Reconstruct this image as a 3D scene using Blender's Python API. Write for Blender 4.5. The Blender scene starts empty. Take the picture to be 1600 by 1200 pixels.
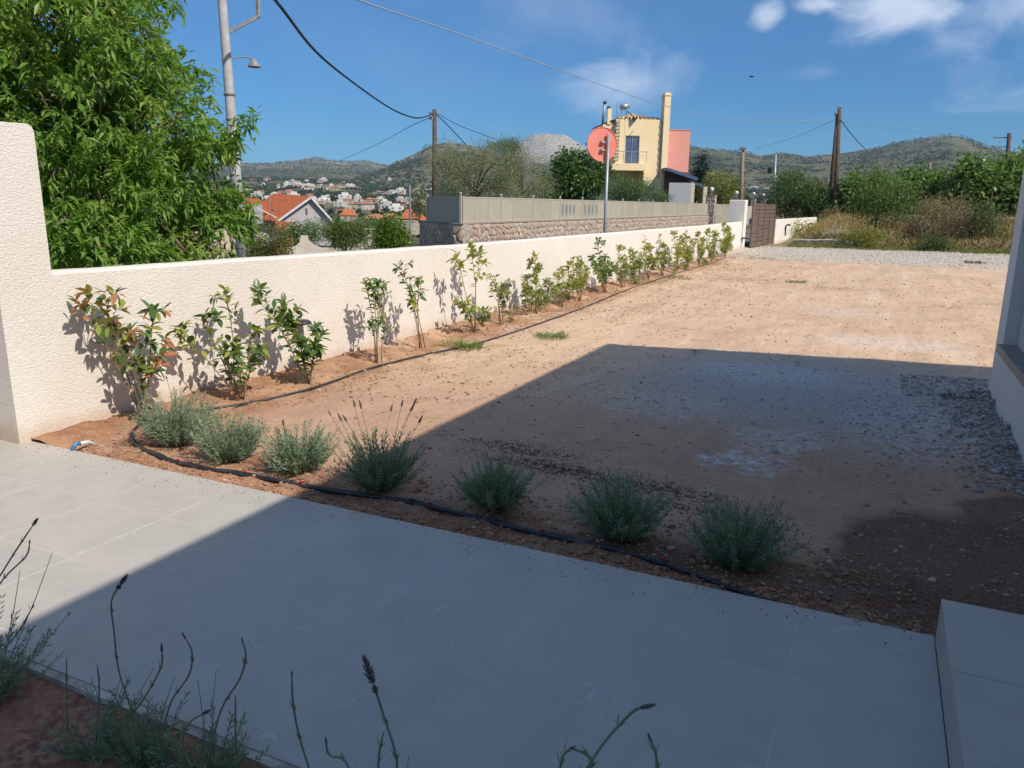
import bpy, math, random
import numpy as np
from math import sin, cos, pi, radians, atan, atan2, sqrt
from mathutils import Vector, Matrix, noise
random.seed(7); rng = np.random.default_rng(7)
SC = bpy.context.scene
COL = SC.collection
# ------------------------------------------------------------------ camera
F = 1200.0; H = 1.6
roll = atan(.012); pitch = radians(13.179); 
def cam0(px, py):
    x = px-800; y = -(py-600)
    c, s = cos(roll), sin(roll)
    xr = x*c-y*s; yr = x*s+y*c
    return (xr, cos(pitch)*F+sin(pitch)*yr, -sin(pitch)*F+cos(pitch)*yr)
YAW = radians(25.2653)
def ray(px, py):
    x, f, u = cam0(px, py); c, s = cos(YAW), sin(YAW)
    return Vector((x*c-f*s, x*s+f*c, u))
def G(px, py, z=0.0):
    r = ray(px, py); t = (z-H)/r.z; return Vector((r.x*t, r.y*t, z))
def onX(px, py, X):
    r = ray(px, py); return r*(X/r.x)+Vector((0, 0, H))
def onY(px, py, Y):
    r = ray(px, py); return r*(Y/r.y)+Vector((0, 0, H))
def P(px, py, d):
    r = ray(px, py); h = sqrt(r.x*r.x+r.y*r.y); return r*(d/h)+Vector((0, 0, H))
def az(px, py=320):
    r = ray(px, py); return atan2(r.x, r.y)
right = (ray(801, 600)-ray(800, 600)); up = (ray(800, 599)-ray(800, 600)); back = -ray(800, 600)/F
cd = bpy.data.cameras.new('camera'); co = bpy.data.objects.new('camera', cd); COL.objects.link(co)
cd.sensor_width = 36; cd.lens = 27.0; cd.clip_start = .05; cd.clip_end = 20000
M3 = Matrix((right, up, back)).transposed()
co.matrix_world = Matrix.Translation((0, 0, H)) @ M3.to_4x4()
SC.camera = co
# ------------------------------------------------------------------ light
SUN_T = 1.05; SUN_M = .30
sdir = Vector((1, -SUN_M, SUN_T)).normalized()
elev = math.asin(sdir.z); srot = atan2(sdir.x, sdir.y)
W = bpy.data.worlds.new('World'); SC.world = W; W.use_nodes = True
nt = W.node_tree; nt.nodes.clear()
def wn(t, **k):
    n = nt.nodes.new(t)
    for a, v in k.items(): setattr(n, a, v)
    return n
sky = wn('ShaderNodeTexSky', sky_type='NISHITA'); sky.sun_disc = False
sky.sun_elevation = elev; sky.sun_rotation = srot; sky.altitude = 100; sky.air_density = 1.0; sky.dust_density = .35; sky.ozone_density = 3.0
out = wn('ShaderNodeOutputWorld'); bg = wn('ShaderNodeBackground'); bg.inputs['Strength'].default_value = .15
tc = wn('ShaderNodeTexCoord')
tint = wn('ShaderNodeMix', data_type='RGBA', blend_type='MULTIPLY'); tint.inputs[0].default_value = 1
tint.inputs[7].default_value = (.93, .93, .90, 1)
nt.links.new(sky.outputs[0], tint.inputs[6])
# low sky darkened and blued; unseen upper sky stays brighter to fill the shade
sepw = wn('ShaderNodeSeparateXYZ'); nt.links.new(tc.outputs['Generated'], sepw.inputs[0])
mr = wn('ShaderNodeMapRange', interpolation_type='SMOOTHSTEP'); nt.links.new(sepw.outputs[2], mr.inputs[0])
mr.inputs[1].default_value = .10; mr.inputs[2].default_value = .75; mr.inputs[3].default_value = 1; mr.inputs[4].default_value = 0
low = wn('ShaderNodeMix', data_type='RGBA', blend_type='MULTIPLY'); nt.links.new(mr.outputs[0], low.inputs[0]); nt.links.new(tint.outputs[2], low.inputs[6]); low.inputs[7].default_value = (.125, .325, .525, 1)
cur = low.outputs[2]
def mth(op, a, b=None, clamp=False):
    n = wn('ShaderNodeMath', operation=op); n.use_clamp = clamp
    for i, v in enumerate((a, b)):
        if v is None: continue
        if isinstance(v, (int, float)): n.inputs[i].default_value = v
        else: nt.links.new(v, n.inputs[i])
    return n.outputs[0]
nz = wn('ShaderNodeTexNoise'); nz.inputs['Scale'].default_value = 9; nz.inputs['Detail'].default_value = 8; nz.inputs['Roughness'].default_value = .62
nz.inputs['Distortion'].default_value = .4
mp = wn('ShaderNodeMapping'); mp.inputs['Scale'].default_value = (1, 1, 1.6)
nt.links.new(tc.outputs['Generated'], mp.inputs[0]); nt.links.new(mp.outputs[0], nz.inputs['Vector'])
def cloud(px, py, wx, wy, amount, edge, white, tiltdeg=0):
    """a cloud round one direction of the sky: elliptical falloff broken up by noise"""
    global cur
    c = ray(px, py).normalized(); r = Vector((c.y, -c.x, 0)).normalized(); u = r.cross(c)
    a = radians(tiltdeg); r2 = r*cos(a)+u*sin(a); u2 = u*cos(a)-r*sin(a)
    outs = []
    for v, wdt in ((r2, wx/F), (u2, wy/F)):
        d = wn('ShaderNodeVectorMath', operation='DOT_PRODUCT'); nt.links.new(tc.outputs['Generated'], d.inputs[0]); d.inputs[1].default_value = v/wdt
        outs.append(mth('MULTIPLY', d.outputs['Value'], d.outputs['Value']))
    f = wn('ShaderNodeVectorMath', operation='DOT_PRODUCT'); nt.links.new(tc.outputs['Generated'], f.inputs[0]); f.inputs[1].default_value = c
    front = mth('GREATER_THAN', f.outputs['Value'], 0)
    d2 = mth('ADD', outs[0], outs[1])
    fall = mth('SUBTRACT', 1.0, mth('SQRT', d2))
    v = mth('ADD', fall, mth('MULTIPLY', mth('SUBTRACT', nz.outputs['Fac'], .5), 2.0))
    m = wn('ShaderNodeMapRange', interpolation_type='SMOOTHSTEP'); nt.links.new(v, m.inputs[0])
    m.inputs[1].default_value = 0.0; m.inputs[2].default_value = edge; m.inputs[3].default_value = 0; m.inputs[4].default_value = amount
    ff = mth('MULTIPLY', m.outputs[0], front)
    mx = wn('ShaderNodeMix', data_type='RGBA'); nt.links.new(ff, mx.inputs[0]); nt.links.new(cur, mx.inputs[6]); mx.inputs[7].default_value = white+(1,)
    cur = mx.outputs[2]
CW = (4.6, 4.9, 5.5)
cloud(990, 130, 120, 60, .5, 1.3, CW, 12)
cloud(1385, 5, 100, 50, .62, .9, CW, 0)
cloud(1200, 24, 32, 24, .5, .8, CW, 10)
cloud(1275, 8, 40, 16, .5, .8, CW, 0)
cloud(1570, 15, 120, 50, .38, 1.2, (3.6, 4.1, 5.0), 0)
cloud(1280, 112, 45, 16, .12, 1.2, CW, 0)
cloud(860, 20, 260, 70, .16, 1.5, CW, -8)
cloud(560, 120, 500, 120, .05, 1.5, CW, 0)
cloud(2300, -150, 500, 200, .5, 1.2, CW, 0)
cloud(-600, -300, 500, 200, .4, 1.2, CW, 0)
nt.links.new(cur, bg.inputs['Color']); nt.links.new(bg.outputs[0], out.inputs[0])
sl = bpy.data.lights.new('sun', 'SUN'); sl.energy = 3.65; sl.angle = radians(.55); sl.color = (1.0, .93, .82)
so = bpy.data.objects.new('sun', sl); COL.objects.link(so); so.rotation_euler = (-sdir).to_track_quat('-Z', 'Y').to_euler(); so.location = (30, -9, 30)
SC.view_settings.view_transform = 'Standard'; SC.view_settings.look = 'None'; SC.view_settings.exposure = 0.45; SC.view_settings.gamma = 1.0
SC.view_settings.use_curve_mapping = False
SC.cycles.max_bounces = 6; SC.cycles.transparent_max_bounces = 6; SC.cycles.volume_bounces = 0
# ------------------------------------------------------------------ materials
MATS = {}
class NT:
    def __init__(s, name):
        s.m = bpy.data.materials.new(name); s.m.use_nodes = True; s.t = s.m.node_tree; s.b = s.t.nodes['Principled BSDF']; s.out = s.t.nodes['Material Output']
        s.c = s.t.nodes.new('ShaderNodeTexCoord').outputs['Object']
    def n(s, typ, ins=None, **k):
        n = s.t.nodes.new(typ)
        for a, v in k.items(): setattr(n, a, v)
        for a, v in (ins or {}).items(): s.set(n.inputs[a], v)
        return n
    def set(s, inp, v):
        if hasattr(v, 'is_linked') or isinstance(v, bpy.types.NodeSocket): s.t.links.new(v, inp)
        else: inp.default_value = v
    def noise(s, scale, detail=4, rough=.55, vec=None, dist=0):
        return s.n('ShaderNodeTexNoise', {'Vector': vec or s.c, 'Scale': scale, 'Detail': detail, 'Roughness': rough, 'Distortion': dist})
    def math(s, op, a, b=0.0, clamp=False):
        n = s.n('ShaderNodeMath', {0: a, 1: b}, operation=op); n.use_clamp = clamp; return n.outputs[0]
    def ramp(s, v, lo, hi, a=0.0, b=1.0):
        return s.n('ShaderNodeMapRange', {0: v, 1: lo, 2: hi, 3: a, 4: b}, interpolation_type='SMOOTHSTEP').outputs[0]
    def mix(s, f, a, b, mode='MIX'):
        fix = lambda v: v if isinstance(v, bpy.types.NodeSocket) else (tuple(v)+(1,) if len(v) == 3 else v)
        return s.n('ShaderNodeMix', {0: f, 6: fix(a), 7: fix(b)}, data_type='RGBA', blend_type=mode).outputs[2]
    def bump(s, h, strength=.3, dist=.01, prev=None):
        ins = {'Height': h, 'Strength': strength, 'Distance': dist}
        if prev is not None: ins['Normal'] = prev
        return s.n('ShaderNodeBump', ins).outputs[0]
def pm(name, a, b=None, scale=4, rough=.8, bump=.0, bscale=40, bdist=.01, metal=0, spec=.4, detail=5, fine=None, rand=0, lo=.35, hi=.65):
    """plain surface: two colours mixed by noise, bump of its own scale, a per-object brightness shift"""
    if name in MATS: return MATS[name]
    s = NT(name); b = b or tuple(x*.82 for x in a)
    col = s.mix(s.ramp(s.noise(scale, detail).outputs[0], lo, hi), a, b)
    if fine: col = s.mix(s.ramp(s.noise(fine[0], 3).outputs[0], .45, .7, 0, fine[1]), col, fine[2])
    if rand:
        o = s.n('ShaderNodeObjectInfo').outputs['Random']
        col = s.mix(1.0, col, s.n('ShaderNodeCombineColor', {0: s.ramp(o, 0, 1, 1-rand, 1+rand), 1: s.ramp(o, 0, 1, 1-rand, 1+rand), 2: s.ramp(o, 0, 1, 1-rand*1.2, 1+rand)}).outputs[0], 'MULTIPLY')
    s.set(s.b.inputs['Base Color'], col); s.b.inputs['Roughness'].default_value = rough; s.b.inputs['Metallic'].default_value = metal
    s.b.inputs['Specular IOR Level'].default_value = spec
    if bump: s.set(s.b.inputs['Normal'], s.bump(s.noise(bscale, 4).outputs[0], bump, bdist))
    MATS[name] = s.m; return s.m
def leafmat(name, a, b, c=None, trans=.35, rough=.5, scale=1.5, obj=False):
    """foliage: colour varies from leaf to leaf and through the crown; some light passes through"""
    if name in MATS: return MATS[name]
    s = NT(name)
    r = s.n('ShaderNodeObjectInfo').outputs['Random'] if obj else s.n('ShaderNodeNewGeometry').outputs['Random Per Island']
    col = s.mix(r, a, b)
    if c: col = s.mix(s.ramp(s.noise(scale, 3).outputs[0], .5, .68), col, c)
    s.set(s.b.inputs['Base Color'], col); s.b.inputs['Roughness'].default_value = rough; s.b.inputs['Specular IOR Level'].default_value = .35
    t = s.n('ShaderNodeBsdfTranslucent', {'Color': s.mix(1.0, col, (1.3, 1.5, .6), 'MULTIPLY')})
    m = s.n('ShaderNodeMixShader', {0: trans, 1: s.b.outputs[0], 2: t.outputs[0]})
    s.t.links.new(m.outputs[0], s.out.inputs[0]); MATS[name] = s.m; return s.m
# ------------------------------------------------------------------ mesh helpers
def link(name, me, mat=None, parent=None, loc=None):
    if mat is not None:
        for m in (mat if isinstance(mat, (list, tuple)) else [mat]): me.materials.append(m)
    o = bpy.data.objects.new(name, me); COL.objects.link(o)
    if parent is not None: o.parent = parent
    if loc is not None: o.location = loc
    return o
def tag(o, label=None, cat=None, group=None, kind=None):
    if label: o['label'] = label
    if cat: o['category'] = cat
    if group: o['group'] = group
    if kind: o['kind'] = kind
    return o
def thing(name, label, cat, loc=(0, 0, 0), rz=0, group=None):
    o = bpy.data.objects.new(name, None); COL.objects.link(o); o.empty_display_size = .2
    o.location = loc; o.rotation_euler = (0, 0, rz); return tag(o, label, cat, group)
class MB:
    def __init__(s): s.v = []; s.f = []
    def add(s, vs, fs):
        k = len(s.v); s.v += [tuple(v) for v in vs]; s.f += [tuple(i+k for i in f) for f in fs]; return s
    def box(s, x0, x1, y0, y1, z0, z1, bev=0):
        if bev:
            b = bev; vs = []; 
            for z, i in ((z0, 0), (z1-b, 0), (z1, b)):
                vs += [(x0+i, y0+i, z), (x1-i, y0+i, z), (x1-i, y1-i, z), (x0+i, y1-i, z)]
            fs = [(3, 2, 1, 0), (8, 9, 10, 11)]
            for k in (0, 4):
                for i in range(4): j = (i+1) % 4; fs.append((k+i, k+j, k+4+j, k+4+i))
            return s.add(vs, fs)
        vs = [(x, y, z) for z in (z0, z1) for (x, y) in ((x0, y0), (x1, y0), (x1, y1), (x0, y1))]
        return s.add(vs, [(3, 2, 1, 0), (4, 5, 6, 7), (0, 1, 5, 4), (1, 2, 6, 5), (2, 3, 7, 6), (3, 0, 4, 7)])
    def obox(s, a, b, w, h, upv=(0, 0, 1)):
        """beam from a to b, w wide and h high"""
        a = Vector(a); b = Vector(b); d = (b-a).normalized(); r = d.cross(Vector(upv)).normalized()*(w/2); u = r.cross(d).normalized()*(h/2)
        vs = [p+q for p in (a, b) for q in (-r-u, r-u, r+u, -r+u)]
        return s.add(vs, [(3, 2, 1, 0), (4, 5, 6, 7), (0, 1, 5, 4), (1, 2, 6, 5), (2, 3, 7, 6), (3, 0, 4, 7)])
    def tube(s, pts, rad, n=8, caps=True):
        pts = [Vector(p) for p in pts]; m = len(pts); R = rad if isinstance(rad, (list, tuple)) else [rad]*m
        vs = []; prev = None
        for i, p in enumerate(pts):
            d = (pts[min(i+1, m-1)]-pts[max(i-1, 0)])
            d = d.normalized() if d.length > 1e-9 else Vector((0, 0, 1))
            if prev is None:
                a = Vector((1, 0, 0)) if abs(d.x) < .8 else Vector((0, 1, 0)); u = d.cross(a).normalized()
            else: u = (prev-d*prev.dot(d)).normalized()
            prev = u; w = d.cross(u)
            for k in range(n):
                t = 2*pi*k/n; vs.append(p+(u*cos(t)+w*sin(t))*R[i])
        fs = [(i*n+k, i*n+(k+1) % n, (i+1)*n+(k+1) % n, (i+1)*n+k) for i in range(m-1) for k in range(n)]
        if caps: fs += [tuple(range(n-1, -1, -1)), tuple(range((m-1)*n, m*n))]
        return s.add(vs, fs)
    def lathe(s, prof, n=16, c=(0, 0, 0)):
        vs = [(c[0]+r*cos(2*pi*k/n), c[1]+r*sin(2*pi*k/n), c[2]+z) for r, z in prof for k in range(n)]
        m = len(prof); fs = [(i*n+k, i*n+(k+1) % n, (i+1)*n+(k+1) % n, (i+1)*n+k) for i in range(m-1) for k in range(n)]
        fs += [tuple(range(n-1, -1, -1)), tuple(range((m-1)*n, m*n))]
        return s.add(vs, fs)
    def prism(s, poly, a, b, bev=0):
        """poly (list of 3D points) swept from offset a to offset b (vectors)"""
        a = Vector(a); b = Vector(b); n = len(poly); vs = [Vector(p)+a for p in poly]+[Vector(p)+b for p in poly]
        return s.add(vs, [tuple(range(n-1, -1, -1)), tuple(range(n, 2*n))]+[(i, (i+1) % n, n+(i+1) % n, n+i) for i in range(n)])
    def rock(s, c, r, sq=.7, n=None):
        t = (1+5**.5)/2
        base = [(-1, t, 0), (1, t, 0), (-1, -t, 0), (1, -t, 0), (0, -1, t), (0, 1, t), (0, -1, -t), (0, 1, -t), (t, 0, -1), (t, 0, 1), (-t, 0, -1), (-t, 0, 1)]
        fs = [(0, 11, 5), (0, 5, 1), (0, 1, 7), (0, 7, 10), (0, 10, 11), (1, 5, 9), (5, 11, 4), (11, 10, 2), (10, 7, 6), (7, 1, 8), (3, 9, 4), (3, 4, 2), (3, 2, 6), (3, 6, 8), (3, 8, 9), (4, 9, 5), (2, 4, 11), (6, 2, 10), (8, 6, 7), (9, 8, 1)]
        a = random.uniform(0, 6.3); sx, sy, sz = random.uniform(.7, 1.3), random.uniform(.6, 1.1), sq*random.uniform(.7, 1.1)
        vs = []
        for v in base:
            k = r/1.9*random.uniform(.75, 1.2); x, y, z = v[0]*k*sx, v[1]*k*sy, v[2]*k*sz
            vs.append((c[0]+x*cos(a)-y*sin(a), c[1]+x*sin(a)+y*cos(a), c[2]+z))
        return s.add(vs, fs)
    def mesh(s, name, smooth=False):
        me = bpy.data.meshes.new(name); me.from_pydata(s.v, [], s.f); me.update()
        if smooth: me.polygons.foreach_set('use_smooth', [True]*len(me.polygons))
        return me
    def build(s, name, mat, parent=None, smooth=False, loc=None): return link(name, s.mesh(name, smooth), mat, parent, loc)
def npmesh(name, V, Fa, mat=None, parent=None, smooth=False, attr=None):
    """V (n,3), Fa (m,k) faces of one size"""
    me = bpy.data.meshes.new(name); V = np.asarray(V, dtype=np.float32); Fa = np.asarray(Fa, dtype=np.int32); k = Fa.shape[1]
    me.vertices.add(len(V)); me.vertices.foreach_set('co', V.ravel())
    me.loops.add(Fa.size); me.loops.foreach_set('vertex_index', Fa.ravel())
    me.polygons.add(len(Fa)); me.polygons.foreach_set('loop_start', np.arange(0, Fa.size, k, dtype=np.int32)); me.polygons.foreach_set('loop_total', np.full(len(Fa), k, dtype=np.int32))
    me.polygons.foreach_set('use_smooth', np.full(len(Fa), bool(smooth)))
    me.update(calc_edges=True)
    if attr is not None:
        for n_, a in attr.items():
            at = me.attributes.new(n_, 'FLOAT', 'POINT'); at.data.foreach_set('value', np.asarray(a, dtype=np.float32))
    return link(name, me, mat, parent)
def unit(a): return a/np.maximum(np.linalg.norm(a, axis=-1, keepdims=True), 1e-9)
def leaves_geo(Pn, D, L, Wd, droop=.25, fold=.25, simple=False, up=None):
    """arrays of leaf base points, directions, lengths, widths -> (V, F)"""
    n = len(Pn); D = unit(D); L = np.broadcast_to(L, n)[:, None]; Wd = np.broadcast_to(Wd, n)[:, None]
    rnd = unit(rng.normal(size=(n, 3))*.55+np.array([0, 0, 1.0])) if up is None else unit(up)
    S = unit(np.cross(D, rnd)); N = np.cross(S, D)
    m = Pn+D*L*.45; t = Pn+D*L-np.array([0, 0, 1.0])*L*droop
    if simple:
        V = np.stack([Pn, m-S*Wd*.5, t, m+S*Wd*.5], 1).reshape(-1, 3); b = np.arange(n)[:, None]*4
        return V, np.concatenate([b+0, b+1, b+2, b+3], 1)
    c = m-N*Wd*fold
    V = np.stack([Pn, m-S*Wd*.5, t, m+S*Wd*.5, c], 1).reshape(-1, 3); b = np.arange(n)[:, None]*5
    Fq = np.concatenate([b+[[0, 4, 1]], b+[[1, 4, 2]], b+[[0, 3, 4]], b+[[4, 3, 2]]], 0)
    return V, Fq
# ------------------------------------------------------------------ terrain heights
def sst(a, b, x):
    t = min(1, max(0, (x-a)/(b-a))); return t*t*(3-2*t)
def gh(x, y):
    """height of the dirt lot"""
    n1 = noise.noise(Vector((x*.35, y*.35, 3)))*.03; n2 = noise.fractal(Vector((x*2.2, y*2.2, 7)), .6, 2.1, 4)*.008 + max(0, noise.noise(Vector((x*5, y*5, 11))))*.010*(1 if x < -2.5 else .5)
    z = n1*min(1, max(0, (y-4)/3)) + n2
    bed = max(sst(3.75, 3.35, y), sst(-4.25, -4.55, x)*sst(3, 4, y)*(1-.5*sst(20, 30, y)))
    z += bed*(noise.fractal(Vector((x*6, y*6, 1)), .7, 2.1, 5)*.022+.004)
    z += .05*sst(-4.55, -4.97, x)*(1+.5*noise.noise(Vector((y*1.5, 2, 2))))
    z += .07*sst(.35, .95, x)*sst(4.9, 5.4, y)*sst(9, 7.6, y)*(1+noise.noise(Vector((x*6, y*6, 5))))
    if y > 30: z += 1.25*sst(33.5+.6*noise.noise(Vector((x*.3, 0, 0))), 46, y)*sst(-5.2, -1.5, x) + .12*sst(33, 36, y)*noise.noise(Vector((x*.8, y*.8, 9)))
    z -= .012*sst(3.16, 3.06, y)
    return z
RIDGES = [  # (pixel, pixel row of the skyline), distance, width, rockiness
 ([(-900, 262), (0, 256), (330, 256), (380, 255), (420, 256), (455, 251), (490, 246), (520, 250), (545, 252), (570, 250), (600, 257), (630, 262), (700, 272), (800, 300)], 3300, 1300, .35),
 ([(480, 322), (530, 300), (560, 280), (600, 265), (620, 254), (650, 240), (665, 229), (679, 225), (700, 221), (730, 226), (770, 240), (800, 250), (840, 275), (900, 310)], 1900, 620, .3),
 ([(740, 290), (780, 255), (800, 236), (815, 222), (835, 210), (855, 206), (880, 211), (905, 221), (925, 232), (950, 244), (990, 262), (1040, 290)], 2300, 420, 1.0),
 ([(960, 270), (1020, 240), (1075, 227), (1090, 229), (1110, 232), (1140, 236), (1160, 237), (1175, 240), (1190, 245), (1205, 242), (1220, 239), (1235, 241), (1260, 246), (1290, 243), (1320, 240), (1360, 234), (1400, 223), (1440, 216), (1460, 213), (1490, 210), (1510, 215), (1540, 227), (1570, 235), (1600, 238), (1700, 250), (1900, 262), (2500, 270)], 2500, 1250, .2),
]
RT = []
for prof, rd, wd, rk in RIDGES:
    a_ = []; z_ = []
    for px, py in prof:
        q = ray(px, py); a_.append(atan2(q.x, q.y)); z_.append(H+rd*q.z/sqrt(q.x**2+q.y**2))
    RT.append((np.array(a_), np.array(z_), rd, wd, rk))
LEFT = ([0, 12, 40, 70, 120, 300, 600, 900, 1500, 2300, 3300, 9000], [-.42, -.42, -.8, -2.2, -5.0, -10, -9, 4, 38, 60, 60, 40])
RIGHT = ([0, 12, 40, 48, 100, 300, 600, 1000, 1500, 2300, 3300, 9000], [-.42, -.42, -.42, .9, 1.1, 0, 2, 14, 40, 60, 60, 40])
def terrain_np(A, R):
    wl = np.clip((A-az(640))/(az(1000)-az(640)), 0, 1)
    wn_ = np.clip((A-az(1185))/(az(1260)-az(1185)), 0, 1); f_ = np.clip((R-110)/150, 0, 1); wl = wn_*(1-f_)+wl*f_; wl = wl*wl*(3-2*wl)
    base = (1-wl)*np.interp(R, *LEFT)+wl*np.interp(R, *RIGHT)
    z = base.copy(); rock = np.zeros_like(z); rk_w = np.zeros_like(z)
    for a_, z_, rd, wd, rk in RT:
        zi = np.interp(A, a_, z_, left=-50, right=-50)
        t = np.clip(1-np.abs(R-rd)/wd, 0, 1); sh = np.where(R < rd, t**1.25, t)
        c = base+(zi-base)*sh
        hit = c > z; rock = np.where(hit, rk*np.clip(sh*1.3, 0, 1), rock); z = np.where(hit, c, z)
    return z, rock
def tz(x, y):
    z, _ = terrain_np(np.array([atan2(x, y)]), np.array([sqrt(x*x+y*y)])); return float(z[0])
# ------------------------------------------------------------------ ground
def grid_lines(segs):
    o = []
    for a, b, st in segs:
        n = max(1, int(round((b-a)/st))); o += [a+(b-a)*i/n for i in range(n)]
    return o+[segs[-1][1]]
gx = grid_lines([(-4.97, -4.2, .035), (-4.2, .4, .05), (.4, 1.2, .04), (1.2, 4, .3), (4, 40, 1.2)])
gy = grid_lines([(3.045, 3.9, .03), (3.9, 8, .05), (8, 14, .1), (14, 32, .3), (32, 47, .4)])
V = [(x, y, gh(x, y)) for y in gy for x in gx]; nx = len(gx)
Fq = [(j*nx+i, j*nx+i+1, (j+1)*nx+i+1, (j+1)*nx+i) for j in range(len(gy)-1) for i in range(nx-1)]
s = NT('dirt')
def spot(c, r, soft=.35, amp=.5, sc=1.3, det=5):
    """mask 1 inside a ragged ellipse on the ground"""
    w = s.noise(sc, det, .6)
    v = s.n('ShaderNodeVectorMath', {0: w.outputs['Color'], 1: (.5, .5, .5)}, operation='SUBTRACT').outputs[0]
    v = s.n('ShaderNodeVectorMath', {0: v, 'Scale': amp*2}, operation='SCALE').outputs[0]
    p = s.n('ShaderNodeVectorMath', {0: s.c, 1: v}, operation='ADD').outputs[0]
    p = s.n('ShaderNodeVectorMath', {0: p, 1: (-c[0], -c[1], 0)}, operation='ADD').outputs[0]
    p = s.n('ShaderNodeVectorMath', {0: p, 1: (1/r[0], 1/r[1], 0)}, operation='MULTIPLY').outputs[0]
    l = s.n('ShaderNodeVectorMath', {0: p}, operation='LENGTH').outputs['Value']
    return s.ramp(l, 1+soft, 1-soft)
sep = s.n('ShaderNodeSeparateXYZ', {0: s.c})
big = s.noise(.55, 6, .65).outputs[0]; med = s.noise(3.2, 6, .7).outputs[0]; fin = s.noise(34, 5, .7).outputs[0]; grit = s.noise(120, 3, .6).outputs[0]
col = s.mix(s.ramp(big, .38, .62), (.63, .43, .275), (.55, .365, .23))
col = s.mix(s.ramp(med, .45, .75, 0, .55), col, (.70, .53, .36))
col = s.mix(s.ramp(s.noise(.9, 7, .75, dist=1.2).outputs[0], .52, .72, 0, .5), col, (.34, .22, .14))
rv = s.n('ShaderNodeVectorMath', {0: s.c, 1: (2.6, .35, 1)}, operation='MULTIPLY').outputs[0]; rut = s.noise(1.0, 6, .65, rv, .5).outputs[0]
col = s.mix(s.ramp(rut, .50, .64, 0, .4), col, (.42, .28, .185)); col = s.mix(s.ramp(rut, .46, .34, 0, .35), col, (.74, .58, .43))
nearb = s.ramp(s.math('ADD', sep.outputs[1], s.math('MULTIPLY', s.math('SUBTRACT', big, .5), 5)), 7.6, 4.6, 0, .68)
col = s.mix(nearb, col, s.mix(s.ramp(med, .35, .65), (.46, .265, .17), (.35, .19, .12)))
# pale gravel track at the far end
wob = s.math('MULTIPLY', s.math('SUBTRACT', s.noise(.35, 4, .6).outputs[0], .5), 7)
grav = s.ramp(s.math('ADD', sep.outputs[1], wob), 24.0, 27.5)
gcol = s.mix(s.ramp(fin, .35, .65), (.54, .47, .38), (.42, .36, .29))
col = s.mix(grav, col, gcol)
# red worked soil of the planting strips
strip = s.math('MAXIMUM', s.math('MULTIPLY', s.ramp(s.math('ADD', sep.outputs[0], s.math('MULTIPLY', s.math('SUBTRACT', med, .5), .9)), -3.95, -4.45), s.ramp(sep.outputs[1], 32, 24)), s.ramp(s.math('ADD', sep.outputs[1], s.math('MULTIPLY', s.math('SUBTRACT', med, .5), .6)), 3.72, 3.42))
scol = s.mix(s.ramp(med, .35, .6), (.36, .175, .085), (.24, .11, .055))
col = s.mix(s.math('MULTIPLY', strip, s.ramp(s.noise(1.7, 5, .7).outputs[0], .38, .6, .3, .9)), col, scol)
# cement dust and plaster left by the builders
col = s.mix(s.math('MULTIPLY', spot((-.35, 7.3), (1.6, 1.5), .5, .5, 1.1), .8), col, s.mix(s.ramp(fin, .4, .6), (.44, .43, .41), (.33, .30, .27)))
for c, r, a in (((-.62, 4.9), (.22, .22), .9), ((-.5, 5.5), (.32, .3), .55), ((-1.5, 6.1), (.5, .5), .35), ((.35, 6.2), (.5, .8), .5), ((-.9, 7.8), (.7, .5), .5), ((.2, 10.4), (.9, .5), .5), ((-.4, 13.2), (.7, .6), .25)):
    col = s.mix(s.math('MULTIPLY', s.math('MULTIPLY', spot(c, r, .4, .4, 4), a), s.ramp(s.noise(14, 5, .7).outputs[0], .42, .58)), col, (.62, .62, .61))
# water-darkened soil
for c, r, a in (((.52, 3.72), (.62, .75), .86), ((-.35, 3.3), (.8, .22), .7), ((.9, 4.6), (.35, .35), .7), ((-1.5, 3.25), (1.6, .16), .55)):
    col = s.mix(s.math('MULTIPLY', spot(c, r, .14, .2, 2.2, 3), a), col, s.mix(s.ramp(fin, .4, .6), (.115, .05, .028), (.15, .072, .04)))
for c, r, a in (((-1.75, 4.25), (.5, .1), .9), ((-1.05, 4.15), (.45, .08), .8), ((-2.0, 4.5), (.35, .08), .7), ((-.75, 3.95), (.3, .08), .7)):
    col = s.mix(s.math('MULTIPLY', s.math('MULTIPLY', spot(c, r, .5, .25, 5), a), s.ramp(s.noise(26, 5, .7).outputs[0], .47, .53)), col, (.05, .03, .02))
# thin weeds and litter
wd = s.math('MULTIPLY', s.ramp(s.noise(1.1, 6, .7).outputs[0], .58, .68), s.ramp(s.noise(22, 4, .7).outputs[0], .45, .6))
wd = s.math('MULTIPLY', wd, s.ramp(sep.outputs[0], -1.2, -3.4))
col = s.mix(s.math('MULTIPLY', wd, .6), col, (.22, .19, .08))
# grass verge on the bank
bk = s.math('MULTIPLY', s.ramp(s.math('ADD', sep.outputs[1], s.math('MULTIPLY', s.math('SUBTRACT', big, .5), 3)), 33.0, 34.5), s.ramp(sep.outputs[0], -5.2, -4))
col = s.mix(s.math('MULTIPLY', bk, .9), col, s.mix(s.ramp(s.noise(2.0, 5, .7).outputs[0], .4, .6), (.26, .19, .09), (.12, .13, .045)))
g2 = s.noise(52, 4, .7).outputs[0]; g3 = s.noise(17, 6, .75).outputs[0]
col = s.mix(s.ramp(g3, .55, .68, 0, .38), col, (.30, .18, .11)); col = s.mix(s.ramp(g3, .44, .3, 0, .35), col, (.70, .56, .43))
col = s.mix(s.ramp(grit, .56, .70, 0, .55), col, (.70, .58, .46)); col = s.mix(s.ramp(grit, .43, .32, 0, .5), col, (.17, .10, .065))
col = s.mix(s.ramp(g2, .60, .68, 0, .6), col, (.20, .12, .08))
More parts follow.
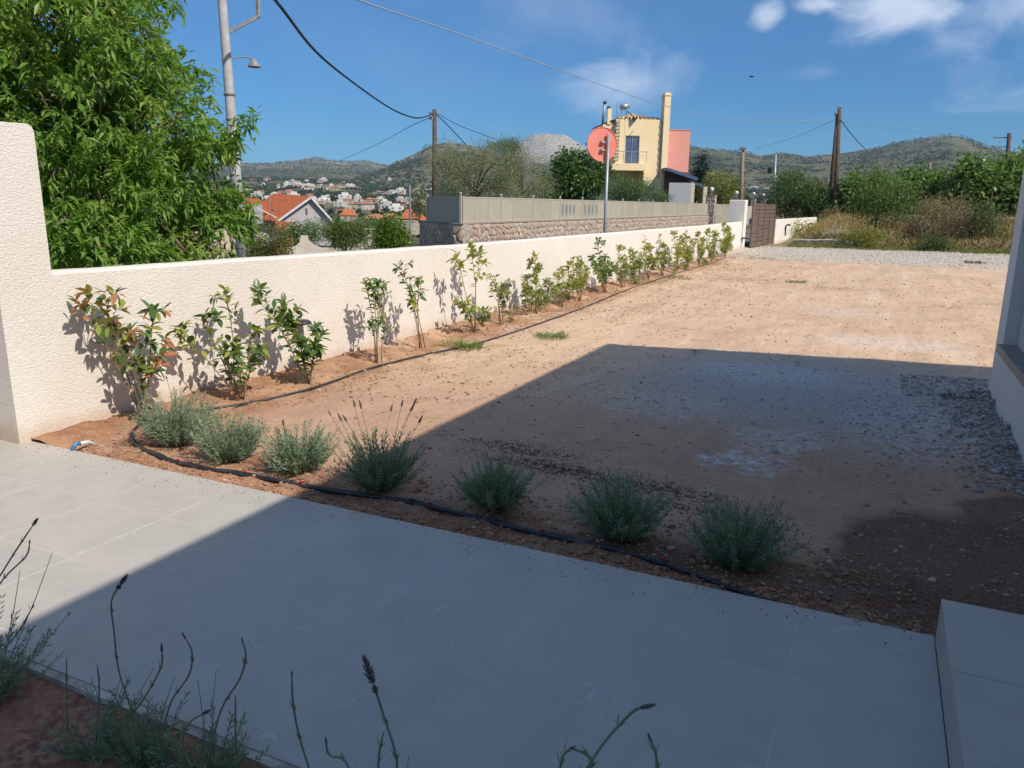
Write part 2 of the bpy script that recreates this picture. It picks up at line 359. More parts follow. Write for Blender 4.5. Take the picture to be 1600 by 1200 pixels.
s.set(s.b.inputs['Base Color'], col); s.b.inputs['Roughness'].default_value = .92; s.b.inputs['Specular IOR Level'].default_value = .2
hgt = s.math('ADD', s.math('MULTIPLY', fin, .7), s.math('MULTIPLY', grit, .35))
nb = s.bump(s.math('ADD', med, rut), .45, .06); s.set(s.b.inputs['Normal'], s.bump(hgt, .55, .012, nb))
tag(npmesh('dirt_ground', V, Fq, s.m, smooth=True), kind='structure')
# the wide land outside the lot
AZ = np.concatenate([np.linspace(-pi, az(-250), 50)[:-1], np.linspace(az(-250), az(1750), 520), np.linspace(az(1750), pi, 50)[1:]])
RR = np.concatenate([[0, 3, 6, 9, 12, 16, 20, 26, 32, 38, 44, 50, 60, 75, 100, 140, 200, 280], np.linspace(360, 3600, 110), [3900, 4300, 5000, 6500, 9000]])
Ag, Rg = np.meshgrid(AZ, RR); Z, ROCK = terrain_np(Ag, Rg)
Xg = Rg*np.sin(Ag); Yg = Rg*np.cos(Ag)
amp = np.clip((Rg-350)/900, 0, 1)
for j in range(Z.shape[0]):
    if RR[j] < 300 or RR[j] > 4500: continue
    for i in range(Z.shape[1]):
        x = Xg[j, i]; y = Yg[j, i]; k = amp[j, i]
        n = noise.fractal(Vector((x/260, y/260, 1.3)), .75, 2.1, 6)
        g = noise.ridged_multi_fractal(Vector((x/170, y/170, 4)), .8, 2.1, 5, 1, 2) if ROCK[j, i] > .25 else 1
        Z[j, i] += k*(n*6.0+(g-1)*9*max(0, ROCK[j, i]-.2))
ZLAND = Z.min(); na = len(AZ); V = np.stack([Xg.ravel(), Yg.ravel(), Z.ravel()], 1)
jj, ii = np.meshgrid(np.arange(len(RR)-1), np.arange(na-1), indexing='ij'); b = (jj*na+ii).ravel()
Fq = np.stack([b, b+1, b+na+1, b+na], 1)
s = NT('hill_land')
sep = s.n('ShaderNodeSeparateXYZ', {0: s.c}); rk = s.n('ShaderNodeAttribute', attribute_name='rock').outputs['Fac']
n1 = s.noise(.006, 8, .7).outputs[0]; n2 = s.noise(.035, 8, .75, dist=.4).outputs[0]; n3 = s.noise(.13, 5, .7).outputs[0]
scrub = s.mix(s.ramp(n3, .4, .6), (.035, .055, .022), (.085, .10, .045)); dry = s.mix(s.ramp(n2, .4, .62), (.20, .17, .085), (.13, .125, .06))
col = s.mix(s.ramp(s.math('ADD', n1, s.math('MULTIPLY', n2, .8)), .78, 1.02), scrub, dry)
stone = s.mix(s.ramp(n3, .38, .62), (.46, .42, .36), (.25, .23, .20))
rmask = s.ramp(s.math('ADD', s.math('ADD', s.math('MULTIPLY', n2, .9), s.math('MULTIPLY', n3, .4)), s.math('MULTIPLY', rk, .5)), .80, .92)
col = s.mix(rmask, col, stone)
far = s.n('ShaderNodeVectorMath', {0: s.c}, operation='LENGTH').outputs['Value']
near = s.ramp(far, 60, 25)
col = s.mix(near, col, s.mix(s.ramp(s.noise(.8, 5).outputs[0], .4, .6), (.24, .19, .11), (.16, .14, .07)))
vill = s.math('MULTIPLY', s.ramp(far, 1700, 1300), s.ramp(far, 100, 200)); col = s.mix(s.math('MULTIPLY', vill, .8), col, s.mix(s.ramp(s.noise(.02, 6, .7).outputs[0], .42, .58), (.06, .085, .035), (.24, .20, .13)))
s.set(s.b.inputs['Base Color'], col); s.b.inputs['Roughness'].default_value = .95; s.b.inputs['Specular IOR Level'].default_value = .1
s.set(s.b.inputs['Normal'], s.bump(n2, .8, 9, s.bump(n3, .6, 3)))
tag(npmesh('hills', V, Fq, s.m, smooth=True, attr={'rock': ROCK.ravel()}), kind='structure')
# street beyond the wall
m = pm('asphalt', (.16, .15, .14), (.12, .115, .11), 2, .9, .3, 60, .01, fine=(90, .4, (.24, .23, .21)))
tag(npmesh('street', [(-14.3, -10, -.4), (-5.3, -10, -.4), (-5.3, 75, -.4), (-14.3, 75, -.4)], [(0, 1, 2, 3)], m), kind='structure')
# ------------------------------------------------------------------ tiled path
s = NT('porcelain_tile')
o_ = s.n('ShaderNodeObjectInfo'); off = s.n('ShaderNodeVectorMath', {0: o_.outputs['Random'], 'Scale': 37.0}, operation='SCALE').outputs[0]
p = s.n('ShaderNodeVectorMath', {0: s.c, 1: off}, operation='ADD').outputs[0]
a = s.noise(4.5, 6, .65, p).outputs[0]; st = s.n('ShaderNodeVectorMath', {0: p, 1: (3, 14, 3)}, operation='MULTIPLY').outputs[0]
col = s.mix(s.ramp(a, .35, .65), (.47, .43, .372), (.425, .39, .342)); col = s.mix(s.ramp(s.noise(3, 6, .7, st).outputs[0], .5, .7, 0, .3), col, (.52, .49, .45))
ve = s.noise(2.4, 2, .5, p, 1.4).outputs[0]; vein = s.ramp(s.math('ABSOLUTE', s.math('SUBTRACT', ve, .5)), .006, .0, 0, .5)
vein = s.math('MULTIPLY', vein, s.ramp(s.noise(4.5, 2, .5, p).outputs[0], .52, .66)); col = s.mix(vein, col, (.62, .60, .57))
r_ = o_.outputs['Random']; k_ = s.ramp(r_, 0, 1, .985, 1.015); col = s.mix(1.0, col, s.n('ShaderNodeCombineColor', {0: k_, 1: k_, 2: k_}).outputs[0], 'MULTIPLY')
gp = s.n('ShaderNodeNewGeometry').outputs['Position']; col = s.mix(s.ramp(s.noise(1.3, 7, .75, gp).outputs[0], .52, .75, 0, .3), col, (.50, .42, .34))
s.set(s.b.inputs['Base Color'], col); s.b.inputs['Roughness'].default_value = .5; s.b.inputs['Specular IOR Level'].default_value = .35
s.set(s.b.inputs['Roughness'], s.ramp(s.noise(2.2, 6, .7, gp).outputs[0], .3, .7, .42, .62)); s.set(s.b.inputs['Normal'], s.bump(s.noise(60, 4, .6, st).outputs[0], .10, .003))
TILE = s.m
GROUT = pm('grout', (.60, .56, .50), (.46, .42, .37), 4, .9)
slab = tag(MB().box(-5.9, .337, 1.45, 3.045, -.12, .0292).build('tiled_path', GROUT), kind='structure')
xs = [-3.14+.5*k for k in range(-6, 8)]; ys = [1.452, 1.53, 2.03, 2.54, 3.05]
for i in range(len(xs)-1):
    x1 = min(xs[i+1], .339)
    for j in range(4):
        g = .0019; b = MB(); cx = (xs[i]+x1)/2; cy = (ys[j]+ys[j+1])/2; w = x1-xs[i]-2*g; h = ys[j+1]-ys[j]-2*g
        o = b.box(-w/2, w/2, -h/2, h/2, -.01, 0, .0006).build('tile', TILE, slab, loc=(cx, cy, .030+random.uniform(-.0004, .0004)))
bed = tag(MB().box(-5.9, -.9+1.6, .42, 1.418, -.2, -.03).build('garden_bed', pm('bed_soil_base', (.10, .05, .03))), kind='structure')
kerbm = pm('cement_edge', (.58, .51, .42), (.34, .27, .21), 12, .95, .5, 60, .006)
tag(MB().box(-5.9, .337, 1.419, 1.449, -.12, .024).build('path_edging', kerbm), kind='structure')
tag(MB().box(-5.9, .337, -3, .419, -.12, .024).build('rear_paving', GROUT), kind='structure')
# bed soil, lumpy
bx = grid_lines([(-4.5, -.4, .03)]); by = grid_lines([(.42, 1.418, .03)])
V = [(x, y, -.012+.014*noise.fractal(Vector((x*9, y*9, 3)), .7, 2.1, 5)+.02*sst(1.25, 1.418, y)+.01*noise.noise(Vector((x*2.5, y*2.5, 1)))) for y in by for x in bx]; n_ = len(bx)
s = NT('red_bed_soil'); f1 = s.noise(30, 6, .7).outputs[0]
s.set(s.b.inputs['Base Color'], s.mix(s.ramp(f1, .4, .62), s.mix(s.ramp(s.noise(4, 4).outputs[0], .4, .6), (.36, .135, .07), (.20, .075, .045)), (.42, .21, .13)))
s.b.inputs['Roughness'].default_value = .95; s.set(s.b.inputs['Normal'], s.bump(f1, .8, .02)); REDSOIL = s.m
tag(npmesh('bed_soil', V, [(j*n_+i, j*n_+i+1, (j+1)*n_+i+1, (j+1)*n_+i) for j in range(len(by)-1) for i in range(n_-1)], s.m, smooth=True), kind='structure')
# ------------------------------------------------------------------ white rendered wall
s = NT('white_render')
an = s.n('ShaderNodeVectorMath', {0: s.c, 1: (1, .42, 1)}, operation='MULTIPLY').outputs[0]
w1 = s.noise(120, 4, .65, an, .5).outputs[0]; w2 = s.noise(60, 4, .6, an, 1.0).outputs[0]; w3 = s.noise(1.4, 5, .6).outputs[0]
col = s.mix(s.ramp(w3, .35, .65), (.78, .715, .635), (.745, .675, .59)); z_ = s.n('ShaderNodeSeparateXYZ', {0: s.n('ShaderNodeNewGeometry').outputs['Position']}).outputs[2]
col = s.mix(s.math('MULTIPLY', s.ramp(s.math('ADD', z_, s.math('MULTIPLY', s.math('SUBTRACT', s.noise(3, 5, .7).outputs[0], .5), .3)), .2, .02), .6), col, (.56, .38, .25))
col = s.mix(s.ramp(w1, .48, .30, 0, .3), col, (.46, .39, .33))
sv = s.n('ShaderNodeVectorMath', {0: s.c, 1: (1, 7, .5)}, operation='MULTIPLY').outputs[0]; col = s.mix(s.math('MULTIPLY', s.ramp(s.noise(1.1, 5, .65, sv).outputs[0], .56, .72), s.ramp(z_, .5, 1.1, .0, .32)), col, (.52, .46, .40))
s.set(s.b.inputs['Base Color'], col); s.b.inputs['Roughness'].default_value = .92; s.b.inputs['Specular IOR Level'].default_value = .15
s.set(s.b.inputs['Normal'], s.bump(s.math('ADD', s.math('MULTIPLY', w2, .6), w1), .85, .010)); RENDER = s.m
XW = -4.97
def wall_run(name, pts, parent=None, th=.17, mat=RENDER, zb=-.6):
    """wall with a slightly uneven top: pts = list of (x, y, ztop)"""
    b = MB(); P_ = []
    for i in range(len(pts)-1):
        p, q = Vector(pts[i]), Vector(pts[i+1]); n = max(1, int((q-p).length/.12))
        P_ += [p.lerp(q, k/n) for k in range(n)]
    P_.append(Vector(pts[-1])); d = (Vector(pts[-1])-Vector(pts[0])); d.z = 0; d.normalize(); nrm = Vector((d.y, -d.x, 0))
    prof = [(0, zb, 0), (0, -.022, 1), (-.008, -.006, 1), (-.022, 0, 1), (-th+.022, 0, 1), (-th+.006, -.008, 1), (-th, -.022, 1), (-th, zb, 0)]
    vs = []; m_ = len(prof)
    for p in P_:
        w = noise.noise(Vector((p.x*2.5, p.y*2.5, 1)))*.006+noise.noise(Vector((p.x*11, p.y*11, 1)))*.003
        for o_, z_, rel in prof:
            q = p+nrm*(o_+ (w*.7 if rel else 0)); vs.append((q.x, q.y, (p.z+z_+w) if rel else z_))
    fs = [(i*m_+k, (i+1)*m_+k, (i+1)*m_+(k+1) % m_, i*m_+(k+1) % m_) for i in range(len(P_)-1) for k in range(m_)]
    fs += [tuple(range(m_)), tuple(range((len(P_)-1)*m_, len(P_)*m_))[::-1]]
    return b.add(vs, fs).build(name, mat, parent, smooth=False)
w = wall_run('boundary_wall', [(XW, 3.33, 1.125), (XW, 9, 1.075), (XW, 24, 1.03), (XW+.03, 31.0, 1.05)])
tag(w, 'long low white rough-rendered wall with shrubs planted along its foot', 'wall')
pil = MB(); r_ = .03
prof = [(2.97, -.3), (2.97, 1.99), (2.976, 2.02), (2.995, 2.045), (3.03, 2.055), (3.29, 2.06), (3.318, 2.045), (3.33, 2.015), (3.33, -.3)]
pil.prism([(XW+.004, y, z) for y, z in prof], (0, 0, 0), (-.20, 0, 0))
tag(pil.build('wall_pillar', RENDER), 'tall white rendered pillar ending the low wall at the left edge of the path', 'pillar')
g_ = thing('entrance_gate', 'brown metal gate leaf just showing behind the tall white pillar', 'gate', (-5.24, 2.9, 0))
gm = pm('brown_metal', (.20, .16, .13), rough=.5)
for k in range(10): MB().box(-.02, .02, -1.6+k*.16, -1.6+k*.16+.15, .06, 1.75).build('board', gm, g_)
MB().box(-.035, -.021, -1.62, .02, .05, .12).build('rail', gm, g_); MB().box(-.035, -.021, -1.62, .02, 1.6, 1.68).build('rail', gm, g_)
# far pillar, gate and second wall
wp = thing('gate_pillar', 'pale rendered pillar beside the far brown gate', 'pillar', (XW-.12, 31.35, 0))
MB().box(-.38, .20, -.32, .30, -.4, 1.86, .02).build('shaft', RENDER, wp)
a_, b_ = Vector((-4.72, 31.9, 0)), Vector((-4.42, 36.4, 0))
gt = thing('driveway_gate', 'brown slatted metal gate between the white pillar and the far wall', 'gate', a_, atan2(b_.y-a_.y, b_.x-a_.x))
gl = (b_-a_).length
bm_ = pm('gate_brown', (.17, .115, .085), rough=.55)
MB().box(0, .07, -.03, .03, .04, 1.72).build('stile', bm_, gt); MB().box(gl-.07, gl, -.03, .03, .04, 1.72).build('stile', bm_, gt)
for z0 in (.04, 1.66): MB().box(.07, gl-.07, -.028, .028, z0, z0+.06).build('rail', bm_, gt)
for k in range(3):
    x = gl*(k+1)/4; MB().box(x-.025, x+.025, -.029, .029, .1, 1.66).build('mullion', bm_, gt)
for k in range(10):
    z0 = .105+k*.156
    for q in range(4):
        MB().box(gl*q/4+.03+(.04 if q == 0 else 0), gl*(q+1)/4-.03-(.04 if q == 3 else 0), -.015, .015, z0, z0+.13).build('board', bm_, gt)
w = wall_run('boundary_wall', [(-4.38, 36.6, 1.07), (-3.25, 44.2, 1.12)]); tag(w, 'short far stretch of white wall right of the brown gate, ending in weeds', 'wall')
pp = P(1279, 350, 44.0)
tag(MB().tube([(pp.x, pp.y-.1, .3), (pp.x, pp.y-.1, 1.15)], .035).build('fence_post', pm('dark_post', (.1, .09, .08))), 'thin dark post standing against the end of the far white wall', 'post')
q = G(1179, 383)
bg_ = thing('bag', 'small pale sack standing at the foot of the gate', 'sack', (q.x+.12, q.y-.2, gh(q.x, q.y)))
MB().lathe([(.10, 0), (.17, .05), (.19, .2), (.18, .38), (.13, .47), (.05, .5)], 10).build('sack', pm('sack_cloth', (.66, .66, .68), bump=.4, bscale=14, bdist=.03), bg_, True)
MB().tube([(0, 0, .49), (.01, .0, .56)], [.04, .06], 8).build('neck', pm('sack_cloth', (.6, .6, .6)), bg_)
q = G(1171, 385); b = MB()
b.rock((q.x, q.y-.3, .1), .22); b.rock((q.x+.1, q.y-.5, .08), .15)
tag(b.build('stone', pm('dark_stone', (.09, .06, .05))), 'dark lump lying by the sack at the pale gate pillar', 'stone')
# wall lamps (black cap on a pale box)
blk = pm('black_plastic', (.03, .03, .035), rough=.4); pale = pm('pale_box', (.5, .5, .48), rough=.5)
def wall_lamp(y, z, lab, s_=1.0):
    t = thing('wall_lamp', lab, 'lamp', (XW, y, z), 0, 'wall lamps along the white wall')
    MB().box(-.005, .05*s_, -.055*s_, .055*s_, -.11*s_, 0, .004).build('bracket', pale, t)
    b = MB(); n = 14
    for k, (r1, z1) in enumerate(((.085, .0), (.082, .02), (.06, .038), (.02, .046))):
        for i in range(n):
            a = 2*pi*i/n; b.v.append((.09*s_+r1*s_*cos(a)*1.05, r1*s_*sin(a)*1.05, z1*s_))
    b.f = [(k*n+i, k*n+(i+1) % n, (k+1)*n+(i+1) % n, (k+1)*n+i) for k in range(3) for i in range(n)]+[tuple(range(n-1, -1, -1)), tuple(range(3*n, 4*n))]
    b.build('cap', blk, t, True)
for (px, py, lab, s_) in ((462, 505, 'black capped wall lamp half hidden by the third shrub from the pillar', .95), (783, 447, 'black capped wall lamp above the thin seventh shrub', .95), (1157, 373, 'black wall lamp nearest the pale gate pillar', 1.3)):
    q = onX(px, py, XW); wall_lamp(q.y, q.z, lab, s_)
for y, lab in ((38.2, 'black wall lamp on the far white wall right of the gate'), (42.5, 'black wall lamp just above the weeds at the end of the far wall')):
    t = thing('wall_lamp', lab, 'lamp', (-4.38+(y-36.6)*.149+.02, y, .78), 0, 'wall lamps along the white wall')
    MB().box(0, .04, -.03, .03, -.45, 0).build('bracket', blk, t); MB().lathe([(.11, 0), (.10, .05), (.04, .08)], 10, (.12, 0, 0)).build('cap', blk, t, True)
# drain and pipe ends at the near foot of the wall
q = onX(192, 661, XW+.02); t = thing('drain_pipe', 'short grey pipe end poking out of the wall near the first shrub', 'pipe', (XW, q.y, q.z))
b = MB(); n = 14
for x_, r1 in ((-.02, .03), (.05, .03), (.05, .024), (-.01, .024)): b.v += [(x_, r1*cos(2*pi*i/n), r1*sin(2*pi*i/n)) for i in range(n)]
b.f = [(k*n+i, k*n+(i+1) % n, (k+1)*n+(i+1) % n, (k+1)*n+i) for k in range(3) for i in range(n)]; b.build('sleeve', pm('pvc', (.45, .43, .42)), t, True)
MB().lathe([(.02, .0), (.024, .01), (.02, .03)], 10, (.06, .02, -.035)).build('valve', pale, t, True)
q1, q2, q3 = G(112, 699, .05), G(125, 693, .06), G(150, 690, .03)
t = thing('water_pipe', 'bent pipe end, blue and white, sticking up where path and wall meet', 'pipe', (0, 0, 0))
MB().tube([(q1.x, q1.y, .032), q1.lerp(q2, .5)+Vector((0, 0, .01)), q2], .013, 8).build('blue_end', pm('blue_plastic', (.06, .25, .5), rough=.35), t, True)
MB().tube([q2, q2.lerp(q3, .5)+Vector((0, 0, .005)), (q3.x, q3.y, .0)], .012, 8).build('white_end', pm('pvc_white', (.75, .75, .75), rough=.4), t, True)
# ------------------------------------------------------------------ house on the right and entrance step
HS = 3.63*SUN_T+.03
hr = thing('white_house', 'white rendered house whose corner fills the right edge', 'house', (.95, 7.46, 0))
hwall = pm('house_render', (.70, .66, .61), (.66, .615, .57), 1.2, .92, .6, 70, .006)
X0, X1, Y0, Y1 = 0.0, 12.7, -16.0, 0.0
wy0, wy1, wz0, wz1, dp = -3.3, -.37, .565, 2.75, .14
b = MB(); b.box(dp, X1, Y0, Y1, -.3, HS)
b.box(0, dp-.001, Y0, Y1, -.3, wz0-.065); b.box(0, dp-.001, wy1, Y1, wz0-.0645, HS); b.box(0, dp-.001, wy0, wy1-.0005, wz1, HS); b.box(0, dp-.001, Y0, wy0-.0005, wz0-.0645, HS)
b.build('wall', hwall, hr)
MB().box(-.035, dp-.002, wy0+.001, wy1+.02, wz0-.064, wz0-.002, .004).build('window_sill', pm('sill_stone', (.30, .25, .21), rough=.6), hr)
sh = MB().box(dp-.05, dp-.002, wy0+.02, wy1-.002, wz0, wz1-.002).build('shutter', pm('shutter_grey', (.46, .46, .47), rough=.5), hr)
rm = pm('clay_tile', (.42, .16, .08), (.34, .12, .06), 3, .85)
rr_ = .4*SUN_T; xr_ = 6.35
b = MB(); ov = 0.02
b.prism([(-ov, 0, HS+.002-rr_*ov), (-ov, 0, HS+.10-rr_*ov), (xr_, 0, HS+.10+rr_*xr_), (X1+.02, 0, HS+.10), (X1+.02, 0, HS+.002), (xr_, 0, HS+.002)], (0, Y0-.0, 0), (0, Y1+.001, 0)).build('roof', rm, hr)
# step
st_ = thing('entrance_step', 'raised entrance step faced with grey tiles at the lower right corner', 'step', (.3395, 3.02, 0))
MB().box(.012, .606, -4, -.012, -.1, .188).build('core', GROUT, st_)
for k in range(8):
    MB().box(0, .605, -.5*(k+1)+.0015, -.5*k-.0015, .189, .2, .0015).build('tile', TILE, st_)
    MB().box(0, .011, -.5*(k+1)+.0015, -.5*k-.0015, .031, .1885).build('riser_tile', TILE, st_)
MB().box(.012, .606, -.011, 0, -.08, .1885).build('riser_tile', TILE, st_)
# ------------------------------------------------------------------ leaves and trees
def cloud_leaves(n, ells, shell=.55):
    """points in a union of ellipsoids, denser towards the surface, with lumps and holes"""
    out = []; e = np.array([(c[0], c[1], c[2], r[0], r[1], r[2]) for c, r in ells]); vol = e[:, 3]*e[:, 4]*e[:, 5]; pr = vol**.7/np.sum(vol**.7)
    k = rng.choice(len(e), n, p=pr); d = unit(rng.normal(size=(n, 3))); rad = 1-(rng.random(n)**1.6)*(1-shell)*1.2
    rad = np.clip(rad, .15, 1.05)+rng.normal(size=n)*.05
    return e[k, :3]+d*e[k, 3:]*rad[:, None], d
def crown(name, n, ells, L, Wd, mat, parent, per=6, spread=.25, droop=.3, simple=True, shell=.55, upb=.2, kind='stuff'):
    C, D = cloud_leaves(n, ells, shell)
    # lumpiness: drop clusters where a low-frequency field is low
    keep = np.array([noise.noise(Vector(c)*(1.1/max(.3, spread*3)))+.30 > random.uniform(-.15, .35) for c in C]); C = C[keep]; D = D[keep]
    m = len(C); B = np.repeat(C, per, 0)+rng.normal(size=(m*per, 3))*spread*.5; dd = np.repeat(D, per, 0)*.7+rng.normal(size=(m*per, 3))*.8+np.array([0, 0, upb])
    V, Fa = leaves_geo(B, dd, L*rng.uniform(.6, 1.25, m*per), Wd*rng.uniform(.7, 1.2, m*per), droop, .2, simple)
    o = npmesh(name, V, Fa, mat, parent); o['kind'] = kind; return o
BARK = pm('bark', (.20, .15, .11), (.10, .075, .055), 9, .95, .7, 30, .02)
def limbs(parent, base, top, ells, r0, nl=9, mat=None, seed=0):
    rd = random.Random(seed); b = MB(); base = Vector(base); top = Vector(top)
    mid = base.lerp(top, .5)+Vector((rd.uniform(-.1, .1), rd.uniform(-.1, .1), 0))*(top-base).length
    b.tube([base, base.lerp(mid, .5)+Vector((0, 0, 0)), mid, top], [r0*1.25, r0, r0*.85, r0*.6], 8)
    b.build('trunk', mat or BARK, parent, True)
    for k in range(nl):
        c, r = ells[rd.randrange(len(ells))]; d = Vector((rd.gauss(0, 1), rd.gauss(0, 1), abs(rd.gauss(0, .8)))).normalized()
        e = Vector((c[0]+d.x*r[0]*.85, c[1]+d.y*r[1]*.85, c[2]+d.z*r[2]*.8)); s0 = base.lerp(top, rd.uniform(.6, 1)); m1 = s0.lerp(e, .5)+Vector((0, 0, .12*(e-s0).length))
        MB().tube([s0, m1, e], [r0*.5, r0*.3, r0*.08], 6).build('limb', mat or BARK, parent, True)
# ---- big drooping-leaved tree over the wall
LB = leafmat('almond_leaf', (.23, .35, .065), (.12, .225, .042), (.30, .37, .08), .45, .42)
def big_tree():
    d0 = 9.6; c0 = P(150, 250, d0); t = thing('leafy_tree', 'large bright green tree with drooping narrow leaves rising behind the low wall', 'tree', (c0.x, c0.y, -.5))
    gx0, gy0 = c0.x, c0.y
    def E(px, py, d, rx, rz, ry=None):
        q = P(px, py, d); return ((q.x-gx0, q.y-gy0, q.z+.5), (rx, ry or rx, rz))
    ells = [E(60, 90, 9.6, 1.15, 1.0), E(150, 60, 9.9, .85, .9), E(-60, 160, 9.3, 1.2, 1.2), E(120, 210, 9.0, 1.2, 1.0), E(240, 190, 9.6, .64, .66), E(278, 290, 9.4, .66, .60),
            E(170, 330, 9.0, 1.0, .72), E(330, 232, 9.2, .38, .16), E(90, 390, 8.4, .62, .45), E(320, 350, 9.3, .5, .45), E(20, 0, 9.0, 1.3, .8), E(160, -30, 9.6, .8, .6), E(-180, 250, 9.3, 1.2, 1.6), E(145, 380, 8.2, .6, .35), E(225, 120, 9.7, .5, .5), E(80, 310, 9.6, 1.3, 1.0), E(255, 375, 8.8, .55, .32), E(300, 400, 8.8, .35, .2)]
    limbs(t, (0, 0, 0), (.1, .1, 2.2), ells, .14, 22, seed=3)
    C, D = cloud_leaves(6400, ells, .66)
    sp = [P(395, 182, 9.1), P(380, 195, 9.1), P(365, 210, 9.1), P(345, 222, 9.1), P(370, 225, 9.1), P(350, 245, 9.1), P(385, 265, 9.1), P(365, 290, 9.1), P(265, 40, 9.7), P(290, 75, 9.7), P(318, 110, 9.7), P(325, 140, 9.6), P(395, 330, 9.2), P(375, 355, 9.2), P(345, 300, 9.2), P(400, 300, 9.2)]
    C = np.concatenate([C, np.array([(q.x-gx0, q.y-gy0, q.z+.5) for q in sp for _ in range(3)])+rng.normal(size=(len(sp)*3, 3))*.05]); D = np.concatenate([D, unit(rng.normal(size=(len(sp)*3, 3)))])
    keep = np.array([noise.noise(Vector(c)*1.9)*1.4+.42 > random.uniform(-.05, .35) for c in C]); C = C[keep]; D = D[keep]
    per = 15; m = len(C)
    # a whorl of hanging leaves at the end of each twig
    B = np.repeat(C, per, 0)+np.repeat(D, per, 0)*rng.uniform(-.10, .06, (m*per, 1))+rng.normal(size=(m*per, 3))*.025
    dd = np.repeat(D*.55, per, 0)+rng.normal(size=(m*per, 3))*.62+np.array([0, 0, -.18])
    L = .115*rng.uniform(.5, 1.25, m*per); V, Fa = leaves_geo(B, dd, L, L*.30, .22, .22)
    # the leaves nearest the camera are objects of their own
    near = np.argsort(np.linalg.norm(B+np.array([gx0, gy0, -2.1]), axis=1))[:260]
    rest = np.ones(len(B), bool); rest[near] = False
    idx = np.nonzero(rest)[0]; V5 = V.reshape(-1, 5, 3)[idx].reshape(-1, 3); b = np.arange(len(idx))[:, None]*5
    Fq = np.concatenate([b+[[0, 4, 1]], b+[[1, 4, 2]], b+[[0, 3, 4]], b+[[4, 3, 2]]], 0)
    npmesh('foliage', V5, Fq, LB, t)['kind'] = 'stuff'
    lm = [MB().add([(0, -.13, -.02), (-.5*.26, .0, 0), (0, .45, -.3), (.5*.26, 0, 0), (0, 0, -.05)], [(0, 4, 1), (1, 4, 2), (0, 3, 4), (4, 3, 2)]).mesh('leaf') for _ in range(1)]
    lm[0].materials.append(leafmat('almond_leaf_single', (.23, .35, .065), (.12, .225, .042), None, .45, .42, obj=True))
    for i in near:
        o = bpy.data.objects.new('leaf', lm[0]); COL.objects.link(o); o.parent = t; o.location = B[i]; d = Vector(dd[i]).normalized()
        o.rotation_euler = d.to_track_quat('Y', 'Z').to_euler(); k = float(L[i])*1.7; o.scale = (k, k, k)
    # twigs carrying the whorls
    b = MB()
    for i in rng.choice(max(1, m-60), 420, replace=False):
        e = Vector(C[i]); s0 = e-Vector(D[i])*.45+Vector((0, 0, -.12)); b.tube([s0, s0.lerp(e, .5)+Vector((0, 0, .05)), e], [.011, .008, .004], 4, False)
    tw = b.build('twigs', pm('twig', (.22, .15, .09), (.14, .10, .06), 8), t); tw['kind'] = 'stuff'
big_tree()
# ---- other trees and shrubs
def tree(name, label, cat, px, pyb, dist, ell_px, n, L, Wd, mat, r0=.08, nl=8, per=6, spread=.3, group=None, droop=.2, base_z=None, shell=.55, upb=.2, trunk=True):
    """ell_px: list of (px, py, half width px, half height px)"""
    q = P(px, pyb, dist); bz = q.z if base_z is None else base_z
    t = thing(name, label, cat, (q.x, q.y, bz), 0, group); ells = []
    for i, (ex, ey, wx, wy) in enumerate(ell_px):
        dd = dist+random.uniform(-.3, .3)*wx*dist/F; e = P(ex, ey, dd); ells.append(((e.x-q.x, e.y-q.y, e.z-bz), (wx*dist/F, wx*dist/F*.9, wy*dist/F)))
    if trunk:
        c = ells[0][0]; limbs(t, (0, 0, -.1), (c[0]*.5, c[1]*.5, max(.3, c[2]*.75)), ells, r0, nl, seed=int(px))
    crown('foliage', n, ells, L, Wd, mat, t, per, spread, droop, True, shell, upb)
    return t
OL = leafmat('olive_leaf', (.27, .28, .15), (.17, .19, .095), (.31, .27, .14), .25, .5, .9)
OL2 = leafmat('young_olive_leaf', (.17, .22, .09), (.12, .17, .06), None, .25, .5)
CI = leafmat('citrus_leaf', (.11, .19, .045), (.06, .125, .03), (.17, .23, .06), .3, .35, 1.2)
OLE = leafmat('oleander_leaf', (.14, .215, .075), (.085, .145, .05), (.19, .22, .08), .25, .45)
YG = leafmat('yellowgreen_leaf', (.24, .25, .05), (.16, .18, .035), None, .3, .6)
FIG = leafmat('fig_leaf', (.20, .29, .09), (.10, .17, .05), (.27, .30, .12), .3, .35, .7)
CON = leafmat('conifer_leaf', (.03, .06, .022), (.018, .04, .016), None, .1, .6)
ALM = leafmat('young_tree_leaf', (.15, .21, .06), (.09, .14, .04), None, .3, .5)
tree('olive_tree', 'grey green olive tree directly behind the left end of the stone wall fence', 'tree', 735, 345, 37, [(745, 285, 62, 55), (705, 275, 36, 42), (700, 245, 26, 24), (770, 255, 34, 34), (790, 300, 34, 32)], 3600, .10, .028, OL, .11, 12, 9, .38)
tree('olive_tree', 'greener right-hand olive tree with tall shoots in front of the grey rocky peak', 'tree', 815, 345, 41, [(820, 285, 42, 42), (795, 250, 26, 26), (845, 300, 22, 30), (800, 235, 20, 17)], 2400, .10, .028, OL, .10, 10, 9, .38)
tree('olive_shoots', 'upright young green shoots rising from the olive crown against the sky', 'tree', 790, 250, 40.5, [(792, 232, 17, 13), (770, 228, 8, 9), (805, 228, 8, 9)], 330, .13, .03, OL2, .03, 8, 8, .22, upb=1.4, base_z=None)
tree('citrus_tree', 'dark glossy green tree just left of the red disc sign', 'tree', 900, 325, 49, [(895, 285, 38, 38), (925, 272, 26, 36), (870, 290, 16, 34), (890, 252, 20, 16)], 1700, .26, .12, CI, .10, 9, 6, .4, droop=.4)
